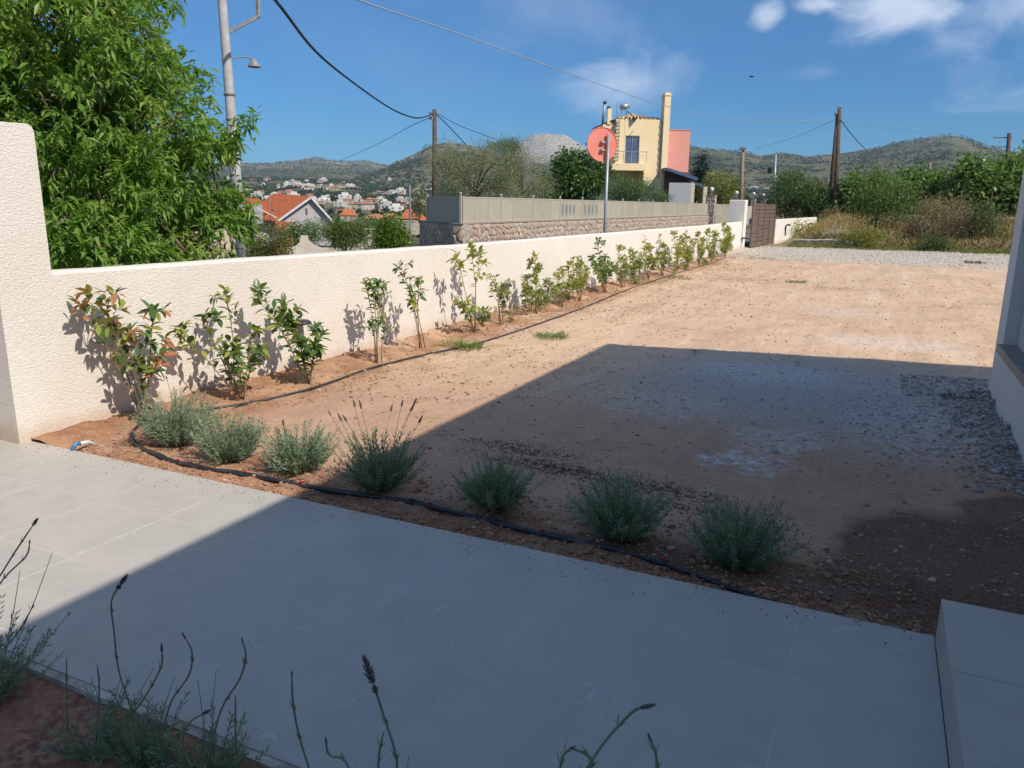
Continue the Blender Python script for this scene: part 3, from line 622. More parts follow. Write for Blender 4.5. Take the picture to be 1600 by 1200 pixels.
tree('oleander_bush', 'feathery green oleander bush in front of the yellow house', 'bush', 985, 325, 64, [(985, 302, 30, 20), (965, 295, 18, 20), (1010, 303, 26, 17), (1035, 310, 14, 10)], 1500, .24, .05, OLE, .05, 6, 7, .4, upb=.9)
tree('conifer_tree', 'dark pointed conifer beside the pink block of the house', 'tree', 1093, 320, 120, [(1093, 290, 15, 25), (1096, 262, 8, 18), (1083, 300, 13, 18)], 650, .55, .2, CON, .15, 4, 6, .7)
tree('yellow_shrub', 'large yellow green rounded bush right of the conifer', 'bush', 1125, 318, 96, [(1122, 295, 26, 25), (1145, 297, 16, 22), (1105, 302, 14, 16)], 1300, .28, .12, YG, .1, 5, 6, .5)
for px, py, wx, wy, lab in ((1228, 300, 24, 32, 'leftmost bushy oleander right of the large stone gate pillar'), (1262, 312, 24, 28, 'middle bushy oleander behind the far white wall'), (1290, 316, 20, 26, 'bushy oleander behind the far white wall nearest the twin brown poles')):
    tree('oleander_bush', lab, 'bush', px, 342, 52, [(px, py, wx, wy), (px-8, py+12, wx, wy*.7), (px+8, py-4, wx*.7, wy*.8)], 1300, .22, .045, OLE, .05, 6, 7, .35, upb=.6)
# fig / vine thicket on the right bank: several overlapping shrubs
for i, (px, py, wx, wy, lab) in enumerate(((1335, 310, 24, 26, 'broad leaved shrub immediately right of the twin brown poles'), (1425, 300, 26, 28, 'broad leaved shrub behind the young tree on the bank'), (1465, 302, 30, 26, 'broad leaved shrub under the short pole stub on the skyline'),
        (1520, 288, 34, 34, 'tallest hump of broad leaved shrubs in the middle of the right thicket'), (1570, 292, 32, 34, 'broad leaved shrub near the right hand pole at the skyline'), (1612, 285, 26, 44, 'broad leaved shrub touching the house corner at the right edge'), (1380, 310, 26, 26, 'broad leaved shrub left behind the young tree on the bank'))):
    tree('broadleaf_shrub', lab, 'shrub', px, 335, 47+i % 3, [(px, py, wx, wy), (px-wx*.5, py+8, wx*.7, wy*.7), (px+wx*.5, py+5, wx*.75, wy*.75), (px+random.uniform(-8, 8), py-wy*.75, wx*.35, wy*.35)], 900, .24, .21, FIG, .06, 7, 5, .5, droop=.35)
tree('young_tree', 'small light green tree with thin trunk standing on the grassy bank', 'tree', 1366, 374, 37, [(1372, 305, 36, 28), (1350, 320, 20, 22), (1400, 322, 32, 22), (1385, 345, 26, 14), (1370, 275, 17, 13), (1412, 300, 20, 18)], 1900, .12, .045, ALM, .045, 12, 6, .4, shell=.35)
# left side
tree('reddish_shrub', 'loose yellow and rust tinted bush right beside the concrete pole', 'bush', 420, 405, 17, [(420, 378, 32, 26), (405, 390, 26, 16), (440, 392, 16, 14)], 1300, .055, .024, leafmat('rust_leaf', (.17, .17, .05), (.12, .15, .04), (.30, .16, .06), .3, .5, 2.5), .03, 8, 6, .16, base_z=-.45)
tree('small_tree', 'small green fruit tree with a short trunk behind the scalloped white wall', 'tree', 541, 398, 23, [(541, 368, 28, 20), (525, 360, 18, 14), (560, 362, 20, 16)], 1300, .07, .03, leafmat('fruit_leaf', (.15, .19, .05), (.10, .14, .035), None, .3), .045, 8, 6, .2, base_z=-.5)
tree('bright_shrub', 'bright green citrus bush at the foot of the stone wall corner', 'bush', 612, 400, 26, [(612, 366, 22, 26), (600, 380, 16, 18), (625, 375, 14, 20)], 1300, .10, .05, leafmat('bright_leaf', (.16, .24, .03), (.10, .17, .02), None, .35, .4), .05, 6, 6, .22, base_z=-.5)
for px, py, wx, wy, d, lab in ((478, 363, 22, 14, 60, 'grey green shrub below the red roofed house'), (505, 358, 26, 12, 70, 'wide dull green shrub right of the pink gable wall'), (575, 355, 26, 13, 55, 'dull olive shrub between the fruit tree and the bright citrus bush'), (595, 372, 15, 12, 40, 'small grey shrub under the scalloped wall pier'), (455, 372, 14, 10, 40, 'small grey shrub beside the left pier of the scalloped wall')):
    tree('distant_shrub', lab, 'shrub', px, py+wy, d, [(px, py, wx, wy), (px+wx*.5, py+2, wx*.6, wy*.7)], 420, .2, .08, OLE, .05, 3, 6, .5)
tree('olive_tree', 'dark sapling between the two thin grey fence posts left of the stone wall', 'tree', 655, 345, 40, [(655, 310, 9, 20), (652, 328, 8, 14)], 260, .14, .04, OL, .03, 4, 6, .3)
# scattered trees of the valley and of the ridges: nobody could count them
B = []; Dd = []; Ls = []
def blob(x, y, z, r, k):
    d = unit(rng.normal(size=(k, 3))); d[:, 2] = np.abs(d[:, 2])*.9-.1
    B.append(np.array([x, y, z+r*.45])+d*r*np.array([.8, .8, .65])*rng.uniform(.6, 1, (k, 1))-d*r*.3); Dd.append(d+rng.normal(size=(k, 3))*.6); Ls.append(np.full(k, r*.75))
def scatter(n, p0, p1, r0, r1, size, k, pw=1.0):
    A = az(p0)+(az(p1)-az(p0))*rng.random(n); R_ = r0+(r1-r0)*rng.random(n)**pw; zz, _ = terrain_np(A, R_)
    for a, r, z in zip(A, R_, zz):
        if noise.noise(Vector((r*sin(a)/90, r*cos(a)/90, 5))) < -.15: continue
        blob(r*sin(a), r*cos(a), z, size*random.uniform(.6, 1.3), k)
scatter(260, -300, 700, 150, 330, 2.6, 70)
scatter(1500, -200, 720, 330, 900, 3.6, 24)
scatter(5200, -100, 760, 850, 1750, 4.2, 11)
scatter(900, 1050, 1750, 250, 900, 3.4, 24)
scatter(3800, 1050, 1750, 900, 2000, 4.5, 8)
scatter(5200, 940, 1750, 1700, 2600, 4.2, 6)
scatter(2600, 300, 760, 1500, 2300, 4.0, 6)
scatter(2600, 340, 700, 2300, 3400, 5, 5)
B = np.concatenate(B); Dd = np.concatenate(Dd); Ls = np.concatenate(Ls)
V, Fa = leaves_geo(B, Dd, Ls*rng.uniform(.6, 1.2, len(B)), Ls*.9, .1, simple=True)
tag(npmesh('distant_trees', V, Fa, leafmat('far_leaf', (.05, .075, .03), (.03, .05, .022), (.09, .105, .045), .1, .8, .02)), 'dark scattered trees covering the valley and the hillsides', 'trees', kind='stuff')
# ------------------------------------------------------------------ stone wall with panel fence across the street
def cells(w, h, s, seed, asp=.8):
    """irregular stone outlines filling a w x h rectangle"""
    rd = random.Random(seed); nx_ = max(1, int(w/s)); nz_ = max(1, int(h/(s*asp))); pts = {}
    for i in range(nx_):
        for j in range(nz_): pts[i, j] = ((i+.5+rd.uniform(-.36, .36)+(.25 if j % 2 else -.25))*w/nx_, (j+.5+rd.uniform(-.36, .36))*h/nz_)
    out_ = []
    for (i, j), (cx, cy) in pts.items():
        poly = [(max(0, cx-s*1.6), max(0, cy-s*1.6)), (min(w, cx+s*1.6), max(0, cy-s*1.6)), (min(w, cx+s*1.6), min(h, cy+s*1.6)), (max(0, cx-s*1.6), min(h, cy+s*1.6))]
        for di in (-2, -1, 0, 1, 2):
            for dj in (-2, -1, 0, 1, 2):
                q = pts.get((i+di, j+dj))
                if q is None or (di == 0 and dj == 0): continue
                mx_, my_ = (cx+q[0])/2, (cy+q[1])/2; nx2, ny2 = q[0]-cx, q[1]-cy; new = []
                for a in range(len(poly)):
                    p1, p2 = poly[a], poly[(a+1) % len(poly)]; d1 = (p1[0]-mx_)*nx2+(p1[1]-my_)*ny2; d2 = (p2[0]-mx_)*nx2+(p2[1]-my_)*ny2
                    if d1 <= 0: new.append(p1)
                    if d1*d2 < 0: t_ = d1/(d1-d2); new.append((p1[0]+(p2[0]-p1[0])*t_, p1[1]+(p2[1]-p1[1])*t_))
                poly = new
                if len(poly) < 3: break
            if len(poly) < 3: break
        if len(poly) >= 3: out_.append(((cx, cy), poly))
    return out_
s = NT('field_stone'); r_ = s.n('ShaderNodeNewGeometry').outputs['Random Per Island']
cr = s.n('ShaderNodeValToRGB'); s.t.links.new(r_, cr.inputs[0]); e_ = cr.color_ramp.elements
e_[0].color = (.44, .31, .22, 1); e_[1].color = (.46, .42, .37, 1); e_[1].position = 1
for p_, c_ in ((.2, (.54, .42, .30, 1)), (.4, (.36, .27, .22, 1)), (.55, (.55, .45, .34, 1)), (.7, (.40, .26, .19, 1)), (.85, (.44, .36, .29, 1))): x_ = e_.new(p_); x_.color = c_
s.set(s.b.inputs['Base Color'], s.mix(s.ramp(s.noise(9, 5, .7).outputs[0], .35, .7, 0, .6), cr.outputs[0], (.25, .19, .15))); s.b.inputs['Roughness'].default_value = .9; s.set(s.b.inputs['Normal'], s.bump(s.noise(14, 5, .7).outputs[0], .8, .03)); STONE = s.m
s = NT('field_stone_single'); r_ = s.n('ShaderNodeObjectInfo').outputs['Random']
cr = s.n('ShaderNodeValToRGB'); s.t.links.new(r_, cr.inputs[0]); e_ = cr.color_ramp.elements
e_[0].color = (.44, .31, .22, 1); e_[1].color = (.46, .42, .37, 1); e_[1].position = 1
for p_, c_ in ((.2, (.54, .42, .30, 1)), (.4, (.36, .27, .22, 1)), (.55, (.55, .45, .34, 1)), (.7, (.40, .26, .19, 1)), (.85, (.44, .36, .29, 1))): x_ = e_.new(p_); x_.color = c_
gp = s.n('ShaderNodeNewGeometry').outputs['Position']
s.set(s.b.inputs['Base Color'], s.mix(s.ramp(s.noise(9, 5, .7, gp).outputs[0], .35, .7, 0, .6), cr.outputs[0], (.25, .19, .15))); s.b.inputs['Roughness'].default_value = .9; s.set(s.b.inputs['Normal'], s.bump(s.noise(14, 5, .7, gp).outputs[0], .8, .03)); STONE1 = s.m
MORTAR = pm('mortar', (.42, .36, .29), (.30, .26, .21), 8, .95, .5, 30, .01)
def stone_face(parent, org, u, w, h, s_, seed, single, nrm, dark=None):
    """stones standing proud of a face: org + u*a + z*b; the first `single` metres are separate stones"""
    u = Vector(u).normalized(); nrm = Vector(nrm).normalized(); org = Vector(org); rest = MB(); n1 = 0; rd = random.Random(seed)
    for (cx, cy), poly in cells(w, h, s_, seed):
        dpt = rd.uniform(.025, .06); vs = []
        for k, (o_, sc) in enumerate(((-.02, .93), (dpt*.7, .90), (dpt, .68))):
            for (x, y) in poly:
                X, Y = cx+(x-cx)*sc, cy+(y-cy)*sc; vs.append(org+u*X+Vector((0, 0, Y))+nrm*o_)
        n = len(poly); fs = [(k*n+i, k*n+(i+1) % n, (k+1)*n+(i+1) % n, (k+1)*n+i) for k in range(2) for i in range(n)]+[tuple(range(2*n, 3*n))]
        if cx < single and n1 < 300:
            n1 += 1; c = org+u*cx+Vector((0, 0, cy)); b = MB().add([v-c for v in vs], fs); b.build('stone', STONE1, parent, True, loc=c)
        else: rest.add(vs, fs)
    if rest.v: o = rest.build('stones', STONE, parent, True); o['kind'] = 'stuff'
XF, YC, YE = -14.4, 25.93, 71.4
ZB, ZT, ZP = -.45, .86, 1.86
fc = Vector((XF, YC, 0)); sd = Vector((-17.3, 28.1, 0))-fc; sl_ = sd.length; su = sd.normalized(); sn = Vector((su.y, -su.x, 0)); sn = sn if sn.y < 0 else -sn
sw = thing('stone_wall', 'long low wall of brown and pink field stones carrying the panel fence', 'wall', fc)
MB().box(-.4, -.001, 0, YE-YC, ZB, ZT-.02).build('core', MORTAR, sw)
b = MB(); o2 = su*(sl_+.8); b.prism([(0, -.001, ZB), (0, -.001, ZT-.021), tuple(o2+Vector((0, 0, ZT-.021))), tuple(o2+Vector((0, 0, ZB)))], (0, 0, 0), -sn*.3).build('core', MORTAR, sw)
stone_face(sw, (-.41, 0, ZB), (1, 0, 0), .43, ZT-ZB-.03, .28, 9, 0, (0, -1, 0))
stone_face(sw, (0, .02, ZB), (0, 1, 0), YE-YC, ZT-ZB-.03, .30, 5, 14, (1, 0, 0))
stone_face(sw, (0, 0, ZB)+Vector((0, 0, 0)) if False else Vector((0, 0, ZB))+su*.02, su, sl_+.75, ZT-ZB-.03, .30, 6, 0, sn)
MB().box(-.44, .06, -.05, YE-YC, ZT-.02, ZT+.02).build('coping', pm('coping', (.36, .29, .24), (.28, .23, .19), 6, .9), sw)
MB().prism([tuple(Vector((0, 0, ZT-.019))+sn*.05), tuple(Vector((0, 0, ZT+.018))+sn*.05), tuple(su*(sl_+.8)+Vector((0, 0, ZT+.018))+sn*.05), tuple(su*(sl_+.8)+Vector((0, 0, ZT-.019))+sn*.05)], (0, 0, 0), -sn*.36).build('coping', pm('coping', (0, 0, 0)), sw)
fp = pm('taupe_panel', (.42, .365, .275), (.39, .335, .25), 1.5, .55, rand=.05); fq = pm('taupe_frame', (.45, .40, .31), (.40, .36, .28), 3, .5)
pf = thing('panel_fence', 'taupe metal panel fence along the top of the stone wall', 'fence', fc)
spots = [0, 3.43, 6.7, 9.97, 13.1, 16.8, 20.1, 23.5, 26.9, 30.3, 33.7, 37.1, 40.5, YE-YC-.3]
ov = pm('blue_grey_oval', (.20, .22, .22))
for i, y in enumerate(spots):
    MB().box(-.10, -.02, y-.04, y+.04, ZT+.02, ZP+.05).build('post', fq, pf)
    MB().lathe([(.02, 0), (.05, .03), (.055, .06), (.03, .10), (.005, .11)], 8, (-.06, y, ZP+.05)).build('finial', fq, pf, True)
    if i == len(spots)-1: break
    y1 = spots[i+1]; n = 3; w = (y1-y-.08)/n
    MB().box(-.085, -.035, y+.04, y1-.04, ZP-.05, ZP+.0).build('rail', fq, pf); MB().box(-.085, -.035, y+.04, y1-.04, ZT+.03, ZT+.09).build('rail', fq, pf)
    for k in range(n):
        pn = MB().box(-.07, -.045, y+.04+k*w+.008, y+.04+(k+1)*w-.008, ZT+.09, ZP-.05).build('panel', fp, pf)
        if i in (3, 4) and k < 2:
            for dy in (.3, .8):
                yy = y+.04+k*w+dy*w; z0 = (ZT+ZP)/2; b = MB(); m_ = 14
                b.v = [(x_, yy+.13*cos(2*pi*a/m_), z0+.30*sin(2*pi*a/m_)) for x_ in (-.0452, -.041) for a in range(m_)]; b.f = [tuple(range(m_, 2*m_))]+[(a, (a+1) % m_, m_+(a+1) % m_, m_+a) for a in range(m_)]
                b.build('oval_mark', pm('oval_grey', (.21, .235, .23), rough=.5), pn)  # flat blue-grey ovals set on a few of the panels
        if k: MB().box(-.044, -.034, y+.04+k*w-.022, y+.04+k*w+.022, ZT+.09, ZP-.05).build('batten', fq, pf)
for k in range(3):
    a = su*(sl_*k/3+(.05 if k == 0 else .004))-sn*.06; c = su*(sl_*(k+1)/3-.004)-sn*.06
    MB().prism([tuple(a+Vector((0, 0, ZT+.06))), tuple(a+Vector((0, 0, ZP-.05))), tuple(c+Vector((0, 0, ZP-.05))), tuple(c+Vector((0, 0, ZT+.06)))], (0, 0, 0), -sn*.025).build('panel', fp, pf)
for z0, z1 in ((ZT+.02, ZT+.08), (ZP-.055, ZP)):
    a = su*.05-sn*.045; c = su*sl_-sn*.045
    MB().prism([tuple(a+Vector((0, 0, z0))), tuple(a+Vector((0, 0, z1))), tuple(c+Vector((0, 0, z1))), tuple(c+Vector((0, 0, z0)))], (0, 0, 0), -sn*.055).build('rail', fq, pf)
c = su*(sl_+.03)-sn*.06; MB().box(c.x-.04, c.x+.04, c.y-.04, c.y+.04, ZT+.02, ZP+.1).build('post', fq, pf)
gz = pm('galvanised', (.36, .37, .38), (.27, .28, .29), 3, .5, metal=.4)
q = P(641, 350, 33.2); MB().tube([(q.x, q.y, ZB), (q.x, q.y, 2.3)], .045).build('fence_post', gz); tag(bpy.data.objects['fence_post.001'], 'bare thin grey post left of the stone wall corner fence', 'post')
# stone gate pillars with globe lamps
glob = pm('globe_white', (.85, .85, .82), rough=.25)
def gate_pillar(px, pyt, Yd, lab, w=.62, lamp=True, lab2=None, X=None):
    x = X if X is not None else XF-.1; zt = P(px, pyt, sqrt(x*x+Yd*Yd)).z
    t = thing('stone_pillar', lab, 'pillar', (x, Yd, 0), 0, 'stone pillars of the far property')
    MB().box(-w/2+.04, w/2-.04, -w/2+.04, w/2-.04, -.5, zt).build('core', MORTAR, t)
    stone_face(t, (w/2-.045, -w/2, 0), (0, 1, 0), w, zt-.02, .26, int(px), 0, (1, 0, 0)); stone_face(t, (-w/2, -w/2+.045, 0), (1, 0, 0), w, zt-.02, .26, int(px)+1, 0, (0, -1, 0))
    MB().box(-w/2-.03, w/2+.03, -w/2-.03, w/2+.03, zt, zt+.06).build('cap', pm('coping', (0, 0, 0)), t)
    if lamp:
        l = thing('globe_lamp', lab2, 'lamp', (x, Yd, zt+.06), 0, 'white globe lamps on the stone pillars')
        MB().lathe([(.10, 0), (.06, .05), (.05, .25), (.09, .33)], 10).build('stem', pm('lamp_stem', (.25, .22, .2)), l, True)
        MB().lathe([(.02, .31), (.11, .35), (.17, .44), (.19, .52), (.17, .61), (.11, .68), (.01, .71)], 14).build('globe', glob, l, True)
def yatpx(px, X): r = ray(px, 330); return X*r.y/r.x
gate_pillar(1110, 306, yatpx(1110, XF-.1), 'stone pillar ending the taupe fence, left of the panel gate', .85, True, 'white globe lamp on the pillar that ends the taupe fence')
y2 = yatpx(1149, XF-.1); gate_pillar(1149, 310, y2, 'stone pillar just left of the pale rendered gate pillar', 1.0, True, 'white globe lamp above the pale rendered gate pillar')
gate_pillar(1183, 310, 104, 'slim stone pillar seen over the brown gate, left of the pair', .6, True, 'left one of the two close white globe lamps over the brown gate', X=P(1183, 330, 109).x)
gate_pillar(1196, 312, 108, 'slim stone pillar seen over the brown gate, right of the pair', .6, True, 'right one of the two close white globe lamps over the brown gate', X=P(1196, 330, 112).x)
q = P(1214, 340, 62); gate_pillar(1214, 305, q.y, 'broad stone pillar with letter box right behind the brown gate', 1.05, False, X=q.x)
MB().box(q.x+.1, q.x+.35, q.y-.64, q.y-.60, 1.0, 1.5).build('letter_box', pm('rust_box', (.3, .08, .05))); tag(bpy.data.objects['letter_box'], 'small reddish box fixed to the broad stone pillar', 'box')
pg = thing('panel_gate', 'taupe sliding gate between two stone pillars at the end of the fence', 'gate', (XF-.1, yatpx(1110, XF-.1)+.5, 0))
gl = y2-yatpx(1110, XF-.1)-1.0
for k in range(5): MB().box(-.02, .02, gl*k/5+.015, gl*(k+1)/5-.015, -.3, .75).build('panel', fp, pg); MB().box(-.02, .02, gl*k/5+.015, gl*(k+1)/5-.015, .79, 1.75).build('panel', fp, pg)
MB().box(-.035, .035, 0, gl, 1.75, 1.83).build('rail', fq, pg); MB().box(-.035, .035, 0, gl, .751, .789).build('rail', fq, pg)
MB().box(-14.7, -14.4, y2+.6, y2+11, -.4, 1.7).build('wall_block', pm('far_wall', (.5, .45, .38))); tag(bpy.data.objects['wall_block'], 'pale wall running on behind the stone pillars', 'wall')
# ------------------------------------------------------------------ red disc sign seen from the back
q = P(944, 380, 17.3); t = thing('road_sign', 'round sign seen from behind, faded red disc on a grey pole', 'sign', (q.x, q.y, -.4))
tp = P(951, 209, 17.3)
MB().tube([(0, 0, 0), (tp.x-q.x, tp.y-q.y, tp.z+.4)], .033, 12).build('pole', gz, t, True)
dc = P(943, 225, 17.25); nb_ = Vector((.70, -.71, 0)); uu = Vector((nb_.y, -nb_.x, 0)); c = Vector((dc.x-q.x, dc.y-q.y, dc.z+.4))-nb_*.07+uu*0; b = MB(); n = 40; R_ = .355
prof = [(-.012, R_), (.0, R_+.004), (.014, R_), (.014, R_-.012), (.0, R_-.02)]
b.v = [c+nb_*o_+uu*r*cos(2*pi*i/n)+Vector((0, 0, r*sin(2*pi*i/n))) for o_, r in prof for i in range(n)]; b.v = [tuple(v) for v in b.v]
b.f = [(k*n+i, k*n+(i+1) % n, (k+1)*n+(i+1) % n, (k+1)*n+i) for k in range(4) for i in range(n)]+[tuple(range(n-1, -1, -1)), tuple(range(4*n, 5*n))]
s = NT('faded_red'); nn = s.noise(5, 6, .7).outputs[0]; s.set(s.b.inputs['Base Color'], s.mix(s.ramp(nn, .35, .7), (.72, .17, .12), (.66, .26, .19))); s.b.inputs['Roughness'].default_value = .55
b.build('disc', s.m, t)
b = MB(); b.obox(c+nb_*.0+Vector((0, 0, .04)), c+nb_*.075+Vector((0, 0, .04)), .09, .04); b.obox(c+nb_*.0-Vector((0, 0, .12)), c+nb_*.075-Vector((0, 0, .12)), .09, .04); b.build('bracket', gz, t)
# ------------------------------------------------------------------ poles and wires
conc = pm('concrete_pole', (.46, .45, .43), (.36, .35, .33), 5, .85, .3, 30, .01); wood = pm('pole_wood', (.13, .085, .06), (.085, .055, .04), 4, .9, .6, 25, .02); steel = pm('dull_steel', (.30, .29, .28), (.2, .19, .18), 5, .6)
q = P(380, 410, 17.0); q2 = P(347, 0, 17.0); dvec = Vector(((q2.x-q.x), (q2.y-q.y), q2.z+.45)); t = thing('utility_pole', 'tall grey concrete pole with small street lamp beside the big tree', 'pole', (q.x, q.y, -.45))
MB().tube([(0, 0, 0), dvec*.5, dvec, dvec*1.18], [.125, .105, .085, .08], 12).build('shaft', conc, t, True)
def rel(px, py, d=17.0): p = P(px, py, d); return Vector((p.x-q.x, p.y-q.y, p.z+.45))
b = MB(); b.obox(rel(354, 52), rel(403, 26), .06, .06); b.obox(rel(403, 28), rel(404, -30), .06, .06, (1, 0, 0)); b.build('cross_arm', steel, t)
MB().tube([rel(357, 104), rel(362, 92), rel(374, 89), rel(388, 89), rel(393, 94)], .014, 6).build('lamp_arm', steel, t, True)
lh = rel(397, 100); MB().lathe([(.03, .10), (.06, .04), (.13, -.05), (.125, -.06), (.02, .0)], 12, lh).build('lamp_hood', steel, t, True)
for z in (.62, .70): MB().lathe([(.10, 0), (.115, .01), (.115, .05), (.10, .06)], 12, dvec*z).build('band', steel, t, True)
q = P(679, 350, 46); t = thing('utility_pole', 'brown wooden pole rising from behind the olive trees', 'pole', (q.x, q.y, -.5)); tp = P(679, 171, 46)
MB().tube([(0, 0, 0), (tp.x-q.x, tp.y-q.y, tp.z+.5)], [.17, .12], 10).build('shaft', wood, t, True); zt = tp.z+.5
b = MB(); b.box(-.25, .25, -.05, .05, zt-.28, zt-.2); b.box(-.2, .02, -.16, -.04, zt-.55, zt-.4); b.build('bracket', steel, t)
for x in (-.2, .2): MB().lathe([(.03, 0), (.06, .03), (.05, .1), (.02, .13)], 8, (x, 0, zt-.2)).build('insulator', steel, t, True)
q = P(1300, 352, 47); tp = P(1310, 176, 47.5); t = thing('utility_pole', 'pair of dark brown wooden poles leaning together at the top', 'pole', (q.x, q.y, .6))
def r2(px, py, d): p = P(px, py, d); return Vector((p.x-q.x, p.y-q.y, p.z-.6))
MB().tube([r2(1294, 352, 47), r2(1309, 178, 47.4)], [.16, .09], 10).build('shaft', wood, t, True); MB().tube([r2(1304, 352, 46.4), r2(1312, 172, 47.2)], [.16, .09], 10).build('shaft', wood, t, True)
b = MB(); b.obox(r2(1304, 182, 47.2), r2(1316, 180, 47.2), .07, .07); b.obox(r2(1299, 270, 46.9), r2(1310, 270, 46.9), .08, .1); b.build('crosspiece', steel, t)
for px, py in ((1306, 180), (1313, 170), (1310, 172)): p = r2(px, py, 47.2); MB().lathe([(.03, -.02), (.07, .04), (.06, .14), (.02, .2)], 8, p).build('insulator', steel, t, True)
for px, py0, py1, d, r_, lab, m_ in ((1161, 320, 229, 75, .20, 'pale brown wooden pole behind the stone gate pillars', pm('pale_wood', (.27, .19, .13), (.2, .14, .1), 4)), (1212, 315, 241, 72, .12, 'slim grey pole above the broad stone pillar', gz), (1577, 262, 208, 70, .16, 'dark pole on the skyline of the right thicket', wood), (1453, 282, 254, 62, .13, 'short pale pole stub on the skyline of the thicket', pm('pale_wood', (0, 0, 0)))):
    q = P(px-(py0-py1)*.03, py0+20, d); e = P(px, py1, d); t = thing('utility_pole', lab, 'pole', (q.x, q.y, q.z-2))
    MB().tube([(0, 0, 0), (e.x-q.x, e.y-q.y, e.z-q.z+2)], [r_, r_*.8], 8).build('shaft', m_, t, True); zt = e.z-q.z+2
    if px in (1577,): MB().box(e.x-q.x-1.0, e.x-q.x+.25, e.y-q.y-.05, e.y-q.y+.05, zt-.35, zt-.27).build('cross_arm', steel, t); MB().box(e.x-q.x-.8, e.x-q.x+.25, e.y-q.y-.05, e.y-q.y+.05, zt-1.0, zt-.94).build('cross_arm', steel, t)
    if px == 1161: MB().box(e.x-q.x-.3, e.x-q.x+.3, e.y-q.y-.2, e.y-q.y-.1, zt-.3, zt-.1).build('bracket', steel, t)
    if px == 1212: MB().box(e.x-q.x-.55, e.x-q.x-.2, e.y-q.y-.15, e.y-q.y+.1, zt-1.6, zt-1.1).build('box', blk, t)
def wire(pts, r_, lab, mat):
    """cable through (px, py, distance) stations, smoothed"""
    ps = [P(*p) for p in pts]; out_ = []
    for i in range(len(ps)-1):
        p0, p1, p2, p3 = ps[max(i-1, 0)], ps[i], ps[i+1], ps[min(i+2, len(ps)-1)]
        for k in range(6):
            t_ = k/6; out_.append(.5*((2*p1)+(p2-p0)*t_+(2*p0-5*p1+4*p2-p3)*t_*t_+(3*p1-p0-3*p2+p3)*t_**3))
    out_.append(ps[-1]); tag(MB().tube(out_, r_, 6).build('cable', mat, None, True), lab, 'cable')
wb = pm('cable_black', (.02, .025, .05), rough=.5); wg = pm('cable_grey', (.30, .36, .42), rough=.5)
wire([(330, -110, 14), (430, 0, 17), (495, 82, 21), (560, 135, 27), (610, 169, 33), (640, 182, 38), (658, 184, 42), (678, 178, 46)], .034, 'thick black cable sagging from the upper left to the brown wooden pole', wb)
wire([(430, -60, 8), (560, 0, 12), (700, 47, 17), (860, 104, 23), (940, 133, 28), (1035, 164, 34), (1120, 182, 39), (1190, 189, 43), (1250, 189, 45), (1306, 184, 47)], .013, 'thin pale cable crossing the sky to the twin brown poles', wg)
wire([(677, 182, 46), (640, 198, 60), (590, 225, 90), (530, 252, 130)], .022, 'thin cable falling left from the brown wooden pole', pm('cable_dim', (.06, .08, .12)))
wire([(681, 178, 46), (700, 196, 47), (728, 226, 48)], .028, 'black cable dropping right from the brown pole into the olive tree', wb)
wire([(681, 176, 46), (720, 197, 50), (775, 218, 56)], .018, 'thin black cable running right from the brown pole over the olive trees', wb)
wire([(1314, 188, 47), (1335, 215, 55), (1362, 243, 66)], .025, 'cable falling right from the twin brown poles to the hillside', pm('cable_dim', (0, 0, 0)))
wire([(1306, 186, 47), (1240, 215, 70), (1180, 232, 95)], .012, 'faint cable falling left from the twin brown poles', pm('cable_blue', (.16, .24, .34)))
wire([(1572, 211, 70), (1500, 213, 58), (1420, 205, 52), (1314, 190, 47)], .009, 'faint cable between the twin brown poles and the right hand pole', pm('cable_blue', (0, 0, 0)))
q = P(1174, 120, 60); t = thing('bird', 'tiny dark bird gliding alone in the blue sky', 'bird', q)
MB().tube([(-.14, 0, 0), (-.07, 0, .01), (.05, 0, .015), (.14, 0, .01), (.19, 0, .0)], [.012, .035, .045, .03, .008], 8).build('body', pm('bird_dark', (.03, .03, .035)), t, True)
for s_ in (-1, 1): MB().add([(.06, 0, .02), (-.06, 0, .02), (-.05, s_*.22, .05), (.05, s_*.24, .05), (.0, s_*.42, .03), (.06, 0, .03), (-.06, 0, .03), (.0, s_*.2, .06)], [(0, 1, 2, 3), (3, 2, 4), (5, 7, 6)]).build('wing', pm('bird_dark', (0, 0, 0)), t)
# ------------------------------------------------------------------ yellow and pink house
D = 84.0; K = D/F
q = P(1000, 322, D); va = atan2(q.x, q.y)
yh = thing('yellow_house', 'two storey yellow house with balcony and a pink side block', 'house', (q.x, q.y, 0), -va+radians(13))
def U(px): return (px-1000)*K
def Z(py): return (322.2-py)*K+H-.0
yel = pm('yellow_render', (.92, .71, .42), (.88, .68, .40), 1, .9); pink = pm('pink_render', (.74, .33, .255), (.71, .31, .24), 1, .9); stn = pm('quoin_stone', (.66, .56, .40), (.50, .42, .30), 4, .9, .5, 10, .05)
b = MB(); b.box(U(971), U(1030), .0, 8, Z(199), Z(199)+.001)
b = MB()
b.box(U(972), U(973.5), 0, .3, Z(262), Z(199)); b.box(U(994.5), U(1028), 0, .3, Z(262), Z(199)); b.box(U(973.5), U(994.5), 0, .3, Z(222), Z(199)); b.box(U(960), U(1028), .3, 8, Z(262), Z(199)-.002); b.box(U(960), U(971.99), .02, .3, Z(262), Z(201)); b.build('wall', yel, yh)
MB().box(U(1003), U(1028), 0, 8, -.5, Z(262)-.001).build('wall', yel, yh); MB().box(U(938), U(1003)-.002, 2.6, 8, -.5, Z(262)-.001).build('wall', yel, yh)
MB().box(U(941), U(959.9), .6, 8, Z(262), Z(206)).build('wall', yel, yh)
MB().box(U(952), U(1003), -1.1, 2.6, Z(272), Z(262)-.002).build('balcony_slab', yel, yh)
rl = thing  # railing
